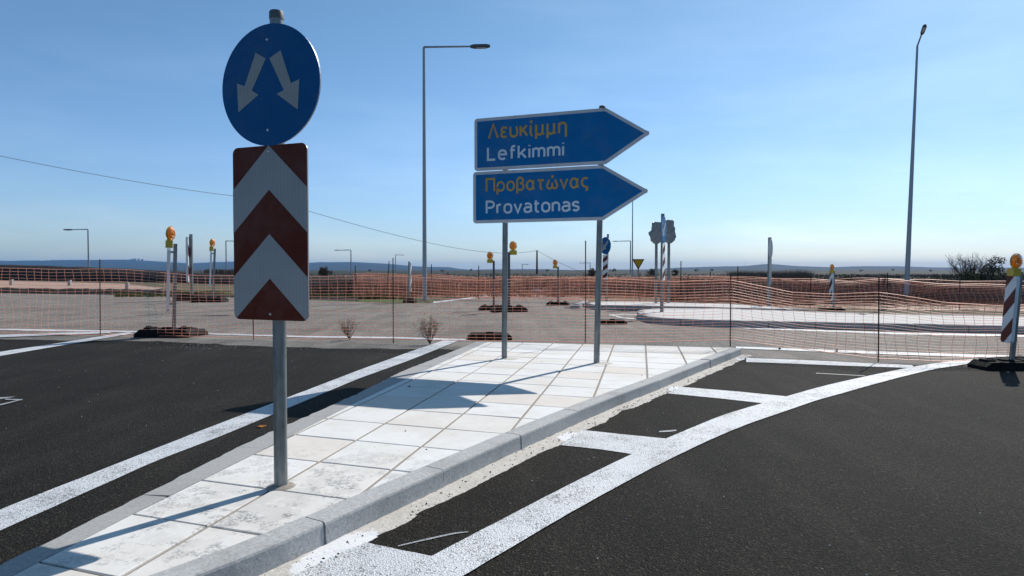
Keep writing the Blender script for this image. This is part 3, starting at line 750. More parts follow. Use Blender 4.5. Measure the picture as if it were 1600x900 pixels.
for bi, (cor, gr, la) in enumerate(boards):
    S = [st(op(*c_)) for c_ in cor]
    s0 = (S[0][0] + S[4][0]) / 2; s1 = (S[1][0] + S[3][0]) / 2; s2 = S[2][0]
    zt = (S[0][1] + S[1][1]) / 2; zb = (S[3][1] + S[4][1]) / 2; zm = (zt + zb) / 2
    if bi == 0: zb0 = zb
    else: zt = min(zt, zb0 - .012)
    zm = (zt + zb) / 2
    def w(s, z, lift=0.0): return L2(Q0 + e2 * s + n2 * lift + Vector((0, 0, z - Q0.z)))
    def arrowpoly(i):
        """outline inset by i with rounded left corners and nose"""
        r = max(.045 - i, .008); k = 5; out = []
        h = zt - zb; L_ = s2 - s1; tip_in = i * math.hypot(h / 2, L_) / (h / 2)
        ax = i * (math.hypot(h / 2, L_) - (h / 2)) / (L_) * 0 
        sl_ = (h / 2) / L_
        out += [(s0 + i + r - r * math.cos(R(90 * t / k)), zt - i - r + r * math.sin(R(90 * t / k))) for t in range(k + 1)]
        xs = s1 + i * (1 - math.sqrt(1 + sl_ ** 2)) / sl_ * 1.0
        out.append((xs, zt - i))
        tipx = s2 - i * math.sqrt(1 + sl_ ** 2) / sl_
        rr = .05 if i == 0 else .012
        out += [(tipx - rr * 1.2, zm + rr * 1.2 * sl_), (tipx - rr * .35, zm + rr * .35), (tipx - rr * .35, zm - rr * .35), (tipx - rr * 1.2, zm - rr * 1.2 * sl_)]
        out.append((xs, zb + i))
        out += [(s0 + i + r - r * math.sin(R(90 * t / k)), zb + i + r - r * math.cos(R(90 * t / k))) for t in range(k + 1)]
        return out
    mb = MB(); mb.prism([w(s, z, 0) for s, z in arrowpoly(0)], -n2 * .022); bd = mb.build('arrow_board', 'border', root)
    mb = MB(); mb.prism([w(s, z, .0008) for s, z in arrowpoly(.042)], n2 * .0012); fc = mb.build('blue_face', 'blue_board', bd)
    for (txt, xa, xb, yc, ybase, ybl2), mt in ((gr, 'letter_gold'), (la, 'letter_white')):
        a = op(xa, ybase); b_ = op(xb, ybl2); t_ = op(xa, yc)
        sa = (a - Q0).dot(e2); sb = (b_ - Q0).dot(e2); zb_ = (a.z + b_.z) / 2; cap = t_.z - a.z
        lettering(txt, sa, sb, cap, lambda x, y, h, zb_=zb_: w(x, zb_ + y, .002 + h), cap * (.135 if mt == 'letter_gold' else .15), bd, mt)
    for sx in (.25, .75):
        mb = MB(); mb.box(w(lerp(s0, s2, sx), zt - .01, .001), (.02, .004, .012), math.atan2(e2.y, e2.x)); mb.build('clip', 'galv', bd)
    for s in (0.0, (p2 - p1).length):
        mb = MB(); c = w(s, zm, -.05); mb.box(c, (.13, .055, .06), math.atan2(e2.y, e2.x)); mb.build('clamp', 'galv', root)

# --- small distant signs: generic builder
def simple_sign(label, base, top_z, r, parts, yaw, name='traffic_sign', cat='traffic sign', group=None, lean=0):
    rt = empty(name, base, yaw, label, cat, group)
    mb = MB(); mb.tube([(0, 0, -.05), (lean, 0, top_z)], r, 12); mb.build('pole', 'galv', rt, smooth=True)
    for p in parts:
        k = p[0]
        if k == 'disc':
            _, z, rad, m = p; mb = MB(); mb.prism([(rad * math.cos(2 * math.pi * i / 32), -.05, z + rad * math.sin(2 * math.pi * i / 32)) for i in range(32)], (0, .012, 0)); pl = mb.build('round_plate', m, rt)
            if m == 'blue':
                a = R(225); q = []
                for (u_, v_) in ((-.75, .13), (.1, .13), (.1, .38), (.78, 0), (.1, -.38), (.1, -.13), (-.75, -.13)):
                    q.append((rad * (u_ * math.cos(a) - v_ * math.sin(a)), -.052, z + rad * (u_ * math.sin(a) + v_ * math.cos(a))))
                mb = MB(); mb.prism(q, (0, -.001, 0)); mb.build('arrow', 'white_sheet', pl)
        if k == 'panel':
            _, z0, z1, wdt, stripes = p; mb = MB(); mb.box((0, -.045, (z0 + z1) / 2), (wdt, .012, z1 - z0)); pl = mb.build('striped_plate' if stripes else 'rectangular_plate', 'panel_white' if stripes else 'back', rt)
            if stripes:
                kk = 3; hh = (z1 - z0) / kk
                for i in range(kk):
                    zc = z0 + hh * i; x = wdt / 2 - .004
                    mb = MB(); mb.prism([(-x, -.0525, zc + .01), (x, -.0525, zc + hh * .45), (x, -.0525, zc + hh * .95), (-x, -.0525, zc + hh * .5)], (0, -.001, 0)); mb.build('red_stripe', 'red_sheet', pl)
        if k == 'tri':
            _, z, s = p
            for (ss, m, y_, nm) in ((s, 'red_sheet', -.05, 'triangle_plate'), (s * .74, 'yellow_sheet', -.054, 'yellow_face')):
                mb = MB(); mb.prism([(-ss / 2, y_, z + ss * .29), (ss / 2, y_, z + ss * .29), (0, y_, z - ss * .58)], (0, .01 if nm[0] == 't' else -.001, 0))
                if nm[0] == 't': pl = mb.build(nm, m, rt)
                else: mb.build(nm, m, pl)
        if k == 'bag':
            _, z, wdt, h = p; mb = MB(); nn = 12
            for i in range(9):
                t = i / 8; ww = wdt * (.62 + .38 * math.sin(math.pi * min(1, t * 1.25))) * (.5 if i == 0 else 1) * .5
                for k2 in range(nn):
                    a = 2 * math.pi * k2 / nn; jr = 1 + .45 * noise.noise(Vector((k2 * 1.3, i * .9, base[0])))
                    mb.v.append(Vector((ww * math.cos(a) * jr, -.03 + .10 * math.sin(a) * jr, z - h / 2 + h * t + (.05 * noise.noise(Vector((k2 * 2.1, 3, base[0]))) if i in (0, 8) else 0))))
            mb.f = [(i * nn + k2, i * nn + (k2 + 1) % nn, (i + 1) * nn + (k2 + 1) % nn, (i + 1) * nn + k2) for i in range(8) for k2 in range(nn)] + [tuple(reversed(range(nn))), tuple(range(8 * nn, 9 * nn))]
            mb.build('plastic_bag', 'bag', rt)
    return rt
def zat(py, Y): return EYE + (HOR - py) / F * Y
b_ = G(947, 476, 0); Y = b_.y
simple_sign('dark blue arrow disc above striped plate, right of the direction sign', (b_.x, Y, 0), zat(366, Y), .04, [('disc', zat(384, Y), .33, 'blue'), ('panel', zat(437, Y), zat(398, Y), .3, True)], R(-60) * -1 * -1, lean=.1)
b_ = G(997, 448, 0); Y = b_.y
simple_sign('small yellow inverted triangle give way sign with red border, far behind the fence', (b_.x, Y, 0), zat(406, Y), .05, [('tri', zat(410.5, Y), .98)], 0)
b_ = G(1034, 487, Z2); Y = b_.y
simple_sign('tall post with pale blue arrow disc and striped plate on the far white island tip', (b_.x, Y, Z2), zat(334, Y) - Z2, .05, [('disc', zat(359, Y) - Z2, .38, 'blue'), ('panel', zat(438, Y) - Z2, zat(380, Y) - Z2, .34, True)], R(66), lean=.06)
b_ = G(1025, 473, Z2); Y = b_.y
simple_sign('sign wrapped in grey plastic, left one behind the tall blue disc post', (b_.x, Y, Z2), zat(352, Y) - Z2, .05, [('bag', zat(364, Y) - Z2, .5, .76)], 0, group=None)
b_ = G(1044.5, 473, Z2); Y = b_.y
simple_sign('sign wrapped in grey plastic, right one behind the tall blue disc post', (b_.x, Y, Z2), zat(345, Y) - Z2, .05, [('bag', zat(362, Y) - Z2, .5, .82)], 0)
b_ = G(1201, 477, Z2); Y = b_.y
simple_sign('grey round and long plates seen edge on, right of the wrapped signs', (b_.x, Y, 0), zat(371, Y), .055, [('disc', zat(388.5, Y), .32, 'back'), ('panel', zat(445, Y), zat(403, Y), .3, False)], R(57), lean=.07)

# ================================================================ STREET LAMPS
def lamp(base_px, base_Y, top_py, arm_px, head_len, label, r0=.1, r1=.05, lean=0, drop=0, end=None, group='street lamps'):
    b_ = D(base_px, 422, base_Y); b_.z = 0
    zt = zat(top_py, base_Y); rt = empty('street_lamp', b_, 0, label, 'street lamp', group)
    top = Vector((lean, 0, zt))
    mb = MB(); mb.tube([(0, 0, -.1), (lean * .3, 0, zt * .3), tuple(top)], [r0, lerp(r0, r1, .3), r1], 12); mb.build('column', 'lamp_steel', rt, smooth=True)
    mb = MB(); mb.box((0, 0, .02), (r0 * 4, r0 * 4, .04)); mb.build('base_plate', 'galv', rt)
    if end is None: e = top + Vector((arm_px / F * base_Y, 0, drop))
    else: e = end - b_
    dirn = (e - top).normalized()
    mb = MB(); mb.tube([top, top + Vector((0, 0, r1 * .6)), e], [r1, r1 * .8, r1 * .65], 8); ar = mb.build('arm', 'lamp_steel', rt)
    hd = e - dirn * head_len * .2; q = dirn.to_track_quat('X', 'Z').to_matrix()
    mb = MB(); prof_ = [(0, .06, .04), (.2, .12, .06), (.8, .13, .055), (1, .08, .03)]
    vs = []
    for t, wy, hz in prof_:
        for a, c_ in ((-1, -1), (1, -1), (.8, 1), (-.8, 1)): vs.append(hd + q @ Vector((t * head_len, a * wy * head_len / .8, c_ * hz * head_len / .8)))
    mb.add(vs, [(i * 4 + k, i * 4 + (k + 1) % 4, i * 4 + 4 + (k + 1) % 4, i * 4 + 4 + k) for i in range(3) for k in range(4)] + [(3, 2, 1, 0), (12, 13, 14, 15)])
    h_ = mb.build('lamp_head', 'dark_steel', rt)
    mb = MB(); mb.box(hd + q @ Vector((head_len * .55, 0, -.075 * head_len / .8)), (head_len * .5, head_len * .2, .012), m=q); mb.build('lens', 'border', h_)
    return rt
lamp(663.5, 29, 78, 78, .85, 'tall street lamp with long arm, between the chevron sign and the direction sign', r0=.1, r1=.055, drop=.06)
E_ = D(1441, 51, 27.4)
lamp(1416.5, 28, 76, 0, .5, 'tall tapering street lamp with short arm, left of the bare shrub', r0=.108, r1=.042, lean=.3, end=E_)
lamp(138.5, 130, 359, -27, 1.7, 'small distant street lamp at far left above the shaded bank', r0=.16, r1=.12)
lamp(353.5, 212, 377, 22, 1.5, 'distant street lamp half hidden by the left edge of the chevron plate', r0=.2, r1=.16)
lamp(548.5, 230, 391, -20, 1.6, 'distant street lamp with arm to the left, right of the chevron plate', r0=.22, r1=.16)
lamp(618, 415, 398.5, 10, 2, 'tiny far street lamp with arm to the right, left of the tall central lamp', r0=.25, r1=.2)
lamp(985, 212, 377, -22, 1.5, 'distant street lamp with arm to the left, beside the give way triangle', r0=.2, r1=.16)
lamp(988, 81, 300, -30, .9, 'thin tall lamp column rising behind the tip of the lower arrow board', r0=.09, r1=.05)
lamp(922, 700, 411, -13, 3, 'faint tiny lamp just left of the right direction sign post', r0=.4, r1=.35)
lamp(816, 700, 413, 7, 3, 'faint tiny lamp right of the left direction sign post', r0=.4, r1=.35)

# ================================================================ UTILITY LINE
def pole(base, h, r, label):
    rt = empty('utility_pole', base, 0, label, 'utility pole')
    mb = MB(); mb.tube([(0, 0, -.1), (0, 0, h)], [r * 1.2, r * .8], 8); mb.build('pole', 'wood', rt)
    mb = MB(); mb.tube([(0, 0, h - .02), (0, 0, h + .12)], [.05, .035], 6); mb.build('insulator', 'cap', rt)
    return rt
ua = D(839, 422, 226); ua.z = 0; ub = D(424, 422, 64); ub.z = 0
pole(ua, 7.95, .3, 'dark wooden utility pole at the low end of the overhead cable')
pole(ub, 8.0, .10, 'wooden utility pole hidden behind the chevron plate, its cable showing on either side')
def cable(a, b_, sag, r0, r1, label):
    n = 30; pts = []; rs_ = []
    for i in range(n + 1):
        t = i / n; p = a.lerp(b_, t); p.z -= 4 * sag * t * (1 - t); pts.append(p); rs_.append(lerp(r0, r1, t))
    mb = MB(); mb.tube(pts, rs_, 5); tag(mb.build('overhead_cable', 'cable'), label, 'cable')
ta = Vector((ua.x, ua.y, 7.95)); tb = Vector((ub.x, ub.y, 8.0))
left_end = D(-420, 150, 26)
cable(tb, ta, 2.6, .022, .06, 'overhead cable sagging from behind the chevron plate to the distant wooden pole')
cable(left_end, tb, .55, .012, .022, 'overhead cable slanting down from the left edge to behind the chevron plate')
ge = G(914, 428, 0)
cable(ta, Vector((ge.x, ge.y, .2)), .5, .05, .05, 'stay cable slanting down right from the distant wooden pole')

# ================================================================ WARNING BEACONS
def make_beacon(with_lamp=True, stripes=True, py=.075, lx=0.0):
    rt = empty('warning_beacon')
    mb = MB(); L_, W_ = .84, .42
    for (x0, x1, w_, z0, z1) in ((-.42, .42, .42, 0, .05),):
        mb.box((0, 0, .025), (L_, W_, .05))
    prof_ = [(-.42, .05), (-.34, .115), (.34, .115), (.42, .05)]
    mb.prism([(x, -.2, z) for x, z in prof_], (0, .4, 0))
    bs = mb.build('rubber_base', 'rubber', rt)
    for sx in (-.27, .27):
        mb = MB(); mb.box((sx, 0, .128), (.12, .2, .022)); mb.tube([(sx - .05, -.06, .12), (sx - .03, -.06, .155), (sx + .03, -.06, .155), (sx + .05, -.06, .12)], .01, 6); mb.build('grip', 'rubber', bs)
    mb = MB(); mb.box((0, 0, .125), (.14, .14, .03)); mb.build('socket', 'rubber', bs)
    mb = MB(); mb.box((0, py, .77), (.055, .055, 1.32)); mb.build('post', 'galv' if stripes else 'dark_steel', rt)
    if stripes:
        mb = MB(); outl_ = [(-.125, .42), (-.10, .385), (.10, .385), (.125, .42), (.125, 1.33), (.10, 1.365), (-.10, 1.365), (-.125, 1.33)]
        mb.prism([(x, -.035, z) for x, z in outl_], (0, .045, 0)); pn = mb.build('panel', 'panel_white', rt)
        cell = [Vector(p) for p in outl_]
        for side, yy in ((1, -.0355), (-1, .0105)):
            for i in range(-1, 3):
                z0 = .30 + i * .44
                q = clip(cell, [Vector((-.126, z0)), Vector((.126, z0 + .25)), Vector((.126, z0 + .47)), Vector((-.126, z0 + .22))])
                if len(q) > 2:
                    mb = MB(); mb.prism([(p.x, yy, p.y) for p in q], (0, -.001 if side == 1 else .001, 0)); mb.build('red_stripe', 'red_sheet', pn)
        for zb_ in (1.3, .5):
            mb = MB(); mb.box((0, .035, zb_), (.06, .055, .03)); mb.build('bracket', 'galv', rt)
    if with_lamp:
        mb = MB(); mb.box((lx, -.01, 1.425), (.16, .10, .10)); mb.box((lx, -.01, 1.372), (.165, .105, .012)); bx = mb.build('battery_box', 'battery', rt)
        mb = MB(); mb.tube([(lx, -.01, 1.475), (lx, -.01, 1.50)], .035, 12); mb.build('lamp_neck', 'battery', rt)
        mb = MB(); ring = []
        n = 20; ys = [(-.045, .03), (-.05, .045), (-.038, .072), (-.02, .09), (.02, .09), (.038, .072), (.05, .03)]
        for y, r in ys:
            for k in range(n): mb.v.append(Vector((lx + r * .9 * math.cos(2 * math.pi * k / n), -.01 + y, 1.585 + r * 1.12 * math.sin(2 * math.pi * k / n))))
        mb.f = [(i * n + k, i * n + (k + 1) % n, (i + 1) * n + (k + 1) % n, (i + 1) * n + k) for i in range(6) for k in range(n)] + [tuple(range(n)), tuple(range(6 * n, 7 * n))]
        ln = mb.build('lamp_lens', 'amber', rt)
        mb = MB(); mb.tube([(lx, -.05, 1.585), (lx, -.066, 1.585)], [.035, .02], 12); mb.build('lens_centre', 'amber', ln)
        mb = MB()
        for k in range(24):
            a = 2 * math.pi * k / 24; b__ = 2 * math.pi * (k + 1) / 24
            mb.tube([(lx + .089 * math.cos(a), -.01, 1.585 + .11 * math.sin(a)), (lx + .089 * math.cos(b__), -.01, 1.585 + .11 * math.sin(b__))], .006, 5, False)
        mb.build('lens_rim', 'battery', ln)
    return rt
BG = 'warning beacons with amber lamps'
bc0 = make_beacon(); bc0['category'] = 'warning beacon'; bc0['group'] = BG
def put_beacon(px, py, h_px, yaw, label, first=False, byaw=0, tilt=0, lens=48, src=None):
    g = G(px, py); s = h_px / F * g.y / 1.70
    o = bc0 if first else (src or copy_tree(bc0))
    place(o, (g.x, g.y, 0), R(yaw), s, label)
    for ch in o.children:
        if src: break
        if ch.name.startswith('rubber_base'): ch.rotation_euler.z = R(byaw - yaw)
        else:
            vd = Vector((g.x, g.y, 0)).normalized(); ax = Matrix.Rotation(-R(yaw), 3, 'Z') @ vd
            tm = Matrix.Rotation(R(tilt), 3, ax)
            if ch.name.startswith('lamp_lens'):
                fy = -math.degrees(math.atan2(g.x, g.y)) + lens; tm = tm @ Matrix.Rotation(R(fy - yaw), 3, 'Z')
            ch.rotation_euler = tm.to_euler()
    return o
put_beacon(1571, 576, 181, 263, 'nearest warning beacon, striped panel face showing, at the right edge of the photo', True, tilt=3.5, lens=36)
put_beacon(263, 525, 172, 296, 'large warning beacon seen edge on at left, white panel edge, on a black rubber foot', tilt=1.6)
put_beacon(328, 471.5, 99, 294, 'warning beacon standing just left of the chevron plate, behind the fence', tilt=2.5)
bc1 = make_beacon(True, False, 0, -.11); bc1['category'] = 'warning beacon'; bc1['group'] = BG
put_beacon(771.5, 484, 91, 12, 'warning beacon on a thin dark post just left of the left direction sign post', src=bc1)
put_beacon(795, 486.5, 110, 195, 'warning beacon whose amber lamp shows just right of the left direction sign post', src=copy_tree(bc1))
put_beacon(872, 476.5, 71, -14, 'small warning beacon between the two direction sign posts', src=copy_tree(bc1))
put_beacon(1299, 486, 74, 268, 'distant warning beacon at right between the far islands and the bare shrub')
sb = make_beacon(False, True, .035); sb['category'] = 'barrier board'; sb['group'] = 'striped boards on rubber feet'
g = G(297, 469); place(sb, (g.x, g.y, 0), R(278), 103 / F * g.y / 1.43, 'lampless red and white striped board between two beacons at left')
g = G(641, 472.5); place(copy_tree(sb), (g.x, g.y, 0), R(92), 64 / F * g.y / 1.43, 'small lampless striped board on a black foot left of the tall central lamp')
# spare rubber feet lying about
def foot(px, py, rz, label, s=1.0):
    g = G(px, py); rt = empty('rubber_foot', g, R(rz), label, 'rubber base', 'loose rubber feet'); rt.scale = (s,) * 3
    mb = MB(); mb.box((0, 0, .025), (.84, .42, .05)); mb.prism([(x, -.2, z) for x, z in [(-.42, .05), (-.34, .115), (.34, .115), (.42, .05)]], (0, .4, 0)); mb.build('body', 'rubber', rt)
    mb = MB(); mb.box((0, 0, .125), (.14, .14, .03)); mb.build('socket', 'rubber', rt)
foot(765, 529.5, 5, 'black rubber foot lying behind the back edge of the paved island')
foot(957, 505.5, 0, 'flat black rubber foot left of the tip of the far white island', .8)
foot(1590, 573, 20, 'second black rubber foot beside the right edge beacon')
foot(287, 523, -15, 'second black rubber foot under the large left beacon')

# ================================================================ ORANGE NET FENCES
def strand(mb, pts, w):
    """thin square-ish ribbon: 3-sided tube"""
    mb.tube(pts, w, 3, False)
def net_fence(ctrl, posts, label, nh, dx, rad, amp, seed, sagx=1.0, lean=.15):
    rt = empty('safety_fence', D(ctrl[len(ctrl) // 2][0], 422, ctrl[len(ctrl) // 2][1]) * 1.0, 0, label, 'safety fence')
    rt.location.z = 0; org = rt.location.copy()
    def pt(px, v):
        Y, top, bot = interp(ctrl, px)
        a = D(px, bot, Y); b_ = D(px, top, Y); a.z = max(a.z, .015)
        p = a.lerp(b_, v)
        wob = noise.noise(Vector((p.x * 1.1 + seed, v * 1.6, seed)))
        w2 = noise.noise(Vector((p.x * .45 + seed, v * 1.1, 9 + seed)))
        p.y += amp * 2.2 * wob * math.sin(math.pi * v * .9); p.z += amp * w2 * (.4 + v * .6) * .55 + .006 * noise.noise(Vector((p.x * 6, v * 20, seed)))
        p.x += lean * amp * 3 * w2 * (v - .5)
        return p - org
    # horizontal sampling in metres
    xs = []; px = ctrl[0][0]
    while px < ctrl[-1][0]:
        xs.append(px); Y = interp(ctrl, px)[0]; px += dx / Y * F
    mb = MB(); rv = random.Random(seed); rad_v = [rv.choice([.8, .9, 1.0, 1.35]) for _ in range(nh + 1)]
    for j in range(nh + 1):
        v = j / nh; strand(mb, [pt(x, v) for x in xs], rad * (2.2 if j in (0, nh) else rad_v[j]))
    for i, x in enumerate(xs):
        k = 10; strand(mb, [pt(x, q / k) for q in range(k + 1)], rad * .9)
    nt = mb.build('netting', 'net', rt); nt['kind'] = 'stuff'
    for (pxb, pxt, top, zb) in posts:
        Y = interp(ctrl, pxb)[0] + .03
        b_ = D(pxb, 422, Y); b_.z = zb; t_ = D(pxt, top, Y)
        if t_.z < b_.z + .3: continue
        mb = MB(); mb.tube([b_ - org, t_ - org], .0095 * max(1, Y / 14), 6); mb.build('post', 'rebar', rt)
    return rt
net_fence([(-330, 14.2, 414, 519), (-120, 14, 416, 519), (0, 13.9, 417.5, 521), (155, 13.45, 421, 522.5), (300, 13.0, 427.5, 525), (395, 12.7, 429, 527), (540, 12.25, 429.5, 528.5), (614, 12.05, 432, 530), (760, 11.5, 437, 533), (915, 10.96, 436, 535),
           (1040, 10.7, 438, 533), (1142, 10.5, 434, 530), (1240, 10.2, 455, 543), (1300, 9.95, 459, 551), (1375, 9.6, 457, 560), (1475, 9.5, 474, 565), (1571, 9.5, 481, 563), (1640, 9.6, 474, 563), (1800, 9.8, 468, 562)],
          [(155, 156, 405, 0), (395, 394, 432, 0), (614, 614, 403, 0), (915, 915, 376, ZI), (1142, 1142, 429, ZI), (1374.5, 1373.5, 433, 0), (-150, -150, 405, 0), (1700, 1700, 440, 0)],
          'near orange mesh fence on rusty rods, just behind the paved island', 21, .155, .0030, .11, 2.3)
net_fence([(552, 31, 427, 466), (620, 31.5, 428, 465), (700, 31, 431, 463), (780, 29, 433, 466), (900, 27.5, 435.5, 468), (1000, 26.5, 433, 472), (1090, 25.5, 434, 475), (1150, 24.8, 434, 477), (1268, 23.4, 436, 482), (1330, 23, 441, 484), (1386, 22.6, 436, 485), (1500, 22, 443, 487), (1620, 21.5, 446, 489), (1800, 21, 446, 491)],
          [(556, 555, 415, 0), (604, 608, 408, 0), (674, 674, 413, 0), (748, 748, 415, 0), (1000, 1000, 426, 0), (1064, 1064, 408, 0), (1075, 1075, 430, 0), (1153, 1153, 416, 0), (1267, 1267, 431, 0), (1387, 1387, 426, 0), (1500, 1500, 436, 0)],
          'far orange mesh fence bunched up just beyond the old grey road', 17, .19, .0066, .20, 8.1)
# second far layer beyond
net_fence([(560, 40, 428.5, 456), (700, 41, 432, 456), (900, 40, 434, 458), (1110, 36, 432, 461), (1268, 33, 437, 464), (1400, 31, 436, 467), (1620, 30, 440, 468), (1800, 30, 440, 468)],
          [(700, 700, 425, 0), (1110, 1110, 424, 0), (1330, 1330, 428, 0)],
          'farthest orange mesh fence in the scrub, seen through the other two', 12, .24, .0075, .25, 3.7)

# ================================================================ SMALL THINGS
for (px, py, h, lb) in ((18, 445.5, 9, 'leftmost of three pale marker blocks on the pink earth at left'), (109, 446.5, 9, 'middle of three pale marker blocks on the pink earth at left'), (199, 451, 9.5, 'rightmost of three pale marker blocks on the pink earth at left')):
    g = G(px, py); s = h / F * g.y; mb = MB(); w_ = s * .24
    vs = [(-w_, -w_, 0), (w_, -w_, 0), (w_, w_, 0), (-w_, w_, 0), (-w_, -w_, s * .86), (w_, -w_, s), (w_, w_, s), (-w_, w_, s * .86)]
    mb.add([Vector(v) + g for v in vs], [(3, 2, 1, 0), (4, 5, 6, 7), (0, 1, 5, 4), (1, 2, 6, 5), (2, 3, 7, 6), (3, 0, 4, 7)])
    tag(mb.build('marker_block', 'far_kerb', origin=g), lb, 'marker block', 'marker blocks')
# guard rail
g0, g1 = D(484, 444, 46), D(552, 449, 46)
rt = empty('guard_rail', (g0.x, 46, 0), 0, 'pale steel guard rail before the shaded bank, right of the chevron plate', 'guard rail'); o_ = rt.location.copy()
pr = [(0, -.15), (-.05, -.1), (0, -.03), (-.0, .03), (-.05, .1), (0, .15)]
mb = MB(); k = len(pr)
for p in (g0, g1): mb.v += [p - o_ + Vector((0, a, b__)) for a, b__ in pr]
mb.f = [(i, i + 1, k + i + 1, k + i) for i in range(k - 1)]; mb.build('rail', 'galv', rt)
for t in (.05, .5, .95):
    p = g0.lerp(g1, t) - o_; mb = MB(); mb.box((p.x, .08, p.z / 2), (.1, .1, p.z)); mb.build('post', 'galv', rt)
# collapsed white barrier
g = G(826, 461)
rt = empty('folded_barrier', g, R(-8), 'small white collapsed barrier lying beyond the old road, below the small beacon', 'barrier')
mb = MB(); mb.prism([(0, 0, 0), (.25, 0, .32), (.45, 0, .32), (1.3, 0, .02), (1.3, 0, -.02), (.4, 0, .22), (.2, 0, .2), (.08, 0, 0)], (0, .06, 0)); mb.build('board', 'border', rt)
mb = MB(); mb.prism([(.3, .08, .3), (.9, .08, .22), (1.0, .08, .1), (.4, .08, .12)], (0, .04, 0)); mb.build('red_board', 'red_plastic', rt)
# fallen leaf and stones
g = G(408, 668); mb = MB(); mb.add([g + Vector(v) for v in ((-.045, 0, .004), (-.02, -.02, .014), (.02, -.022, .006), (.05, 0, .02), (.02, .022, .012), (-.02, .02, .006), (0, 0, .022))], [(0, 1, 6), (1, 2, 6), (2, 3, 6), (3, 4, 6), (4, 5, 6), (5, 0, 6)])
tag(mb.build('fallen_leaf', 'orange_leaf', origin=g), 'orange dead leaf on the black asphalt beside the left kerb', 'leaf')
for (px, py, s, lb) in ((1218, 546, .035, 'small black stone on the white line right of the island tip'), (1308, 549.5, .035, 'small black stone on the white line, farther right'), (640, 604.7, .014, 'small black stone in the blue sign shadow')):
    z = ZI if px == 640 else 0; g = G(px, py, z); mb = MB(); crumb(mb, 0, 0, 0, s); mb.v = [v + g for v in mb.v]; tag(mb.build('stone', 'rubber', origin=g), lb, 'stone')
# buildings and masts on the hills
Yh = 7150
rt = empty('hilltop_building', D(213, 407, Yh - 150), 0, 'row of tiny pale buildings on the left ridge', 'building'); o_ = rt.location.copy()
for x0, x1, t in ((204, 208, 404.8), (209, 214, 404), (216, 219, 404.2), (221, 225, 405)):
    a = D(x0, 408.5, Yh - 150); b_ = D(x1, t, Yh - 150); mb = MB(); c = (a + b_) / 2 - o_; mb.box(c, (abs(b_.x - a.x), 20, abs(b_.z - a.z))); mb.build('block', 'building', rt)
for px, t, lb in ((1164, 408, 'faint lattice mast on the right ridge'), (1191, 410, 'second faint mast on the right ridge beside the hilltop')):
    a = D(px, 419, 6500); b_ = D(px, t, 6500); mb = MB(); mb.tube([a, b_], [2.2, .8], 4); tag(mb.build('mast', 'lamp_steel', origin=a), lb, 'mast')

# ================================================================ VEGETATION
def branch(mb, p, d, L_, r, depth, rg, spread=.5, tips=None, up_=.12, nseg=4):
    pts = [p]; q = p.copy(); dd = d.copy()
    for i in range(nseg):
        dd = (dd + Vector((rg.uniform(-1, 1), rg.uniform(-1, 1), rg.uniform(-.6, 1))) * .16 + Vector((0, 0, up_ * .3))).normalized()
        q = q + dd * L_ / nseg; pts.append(q.copy())
    mb.tube(pts, [lerp(r, r * .55, i / nseg) for i in range(nseg + 1)], 5 if depth > 2 else 3, False)
    if depth == 0:
        if tips is not None: tips.append(q.copy())
        return
    for k in range(rg.choice([2, 3, 3])):
        nd = (dd + Vector((rg.uniform(-1, 1), rg.uniform(-1, 1), rg.uniform(-.5, .8))) * spread * 1.3).normalized()
        st_ = pts[rg.randrange(max(1, nseg - 2), nseg + 1)]
        branch(mb, st_, nd, L_ * rg.uniform(.6, .85), r * .55, depth - 1, rg, spread, tips, up_, nseg)
def leaves(mb, centers, n, rad, size, rg, flat_=1.0):
    for c in centers:
        for _ in range(n):
            while True:
                o_ = Vector((rg.uniform(-1, 1), rg.uniform(-1, 1), rg.uniform(-1, 1)))
                if o_.length < 1: break
            p = c + Vector((o_.x * rad, o_.y * rad, o_.z * rad * flat_)); a = Vector((rg.gauss(0, 1), rg.gauss(0, 1), rg.gauss(0, 1))).normalized(); b__ = a.orthogonal().normalized(); s = size * rg.uniform(.6, 1.3)
            mb.add([p - a * s, p + b__ * s * .5, p + a * s, p - b__ * s * .5], [(0, 1, 2, 3)])
# bare shrub and evergreen at right
rg = random.Random(11); Yt = 46
b_ = D(1512, 422, Yt); b_.z = 0
rt = empty('bare_shrub', b_, 0, 'leafless spreading shrub at right, behind the fence and left of the edge beacon', 'shrub')
mb = MB(); tips = []
for k in range(14):
    a = rg.uniform(0, 6.28); d = Vector((math.cos(a) * .75, math.sin(a) * .5, .95)).normalized(); branch(mb, Vector((rg.uniform(-.4, .4), rg.uniform(-.2, .2), -.05)), d, 1.02, .05, 4, rg, .62, tips)
mb.build('branches', 'twig', rt)
rt = empty('evergreen_shrub', (D(1548, 422, Yt - 1).x, Yt - 1, 0), 0, 'dark leafy bush tangled with the bare shrub at right', 'shrub')
mb = MB(); branch(mb, Vector((0, 0, -.05)), Vector((.1, 0, 1)), .9, .06, 3, rg, .5, None); mb.build('stem', 'bark', rt)
mb = MB(); cs = []
for _ in range(52):
    x = rg.uniform(-1.8, 1.1); zmax = 1.15 + 1.0 * math.exp(-((x - .35) / .55) ** 2); cs.append(Vector((x, rg.uniform(-.6, .6), rg.uniform(.2, zmax))))
leaves(mb, cs, 90, .3, .07, rg); mb.build('foliage', 'leaf', rt)
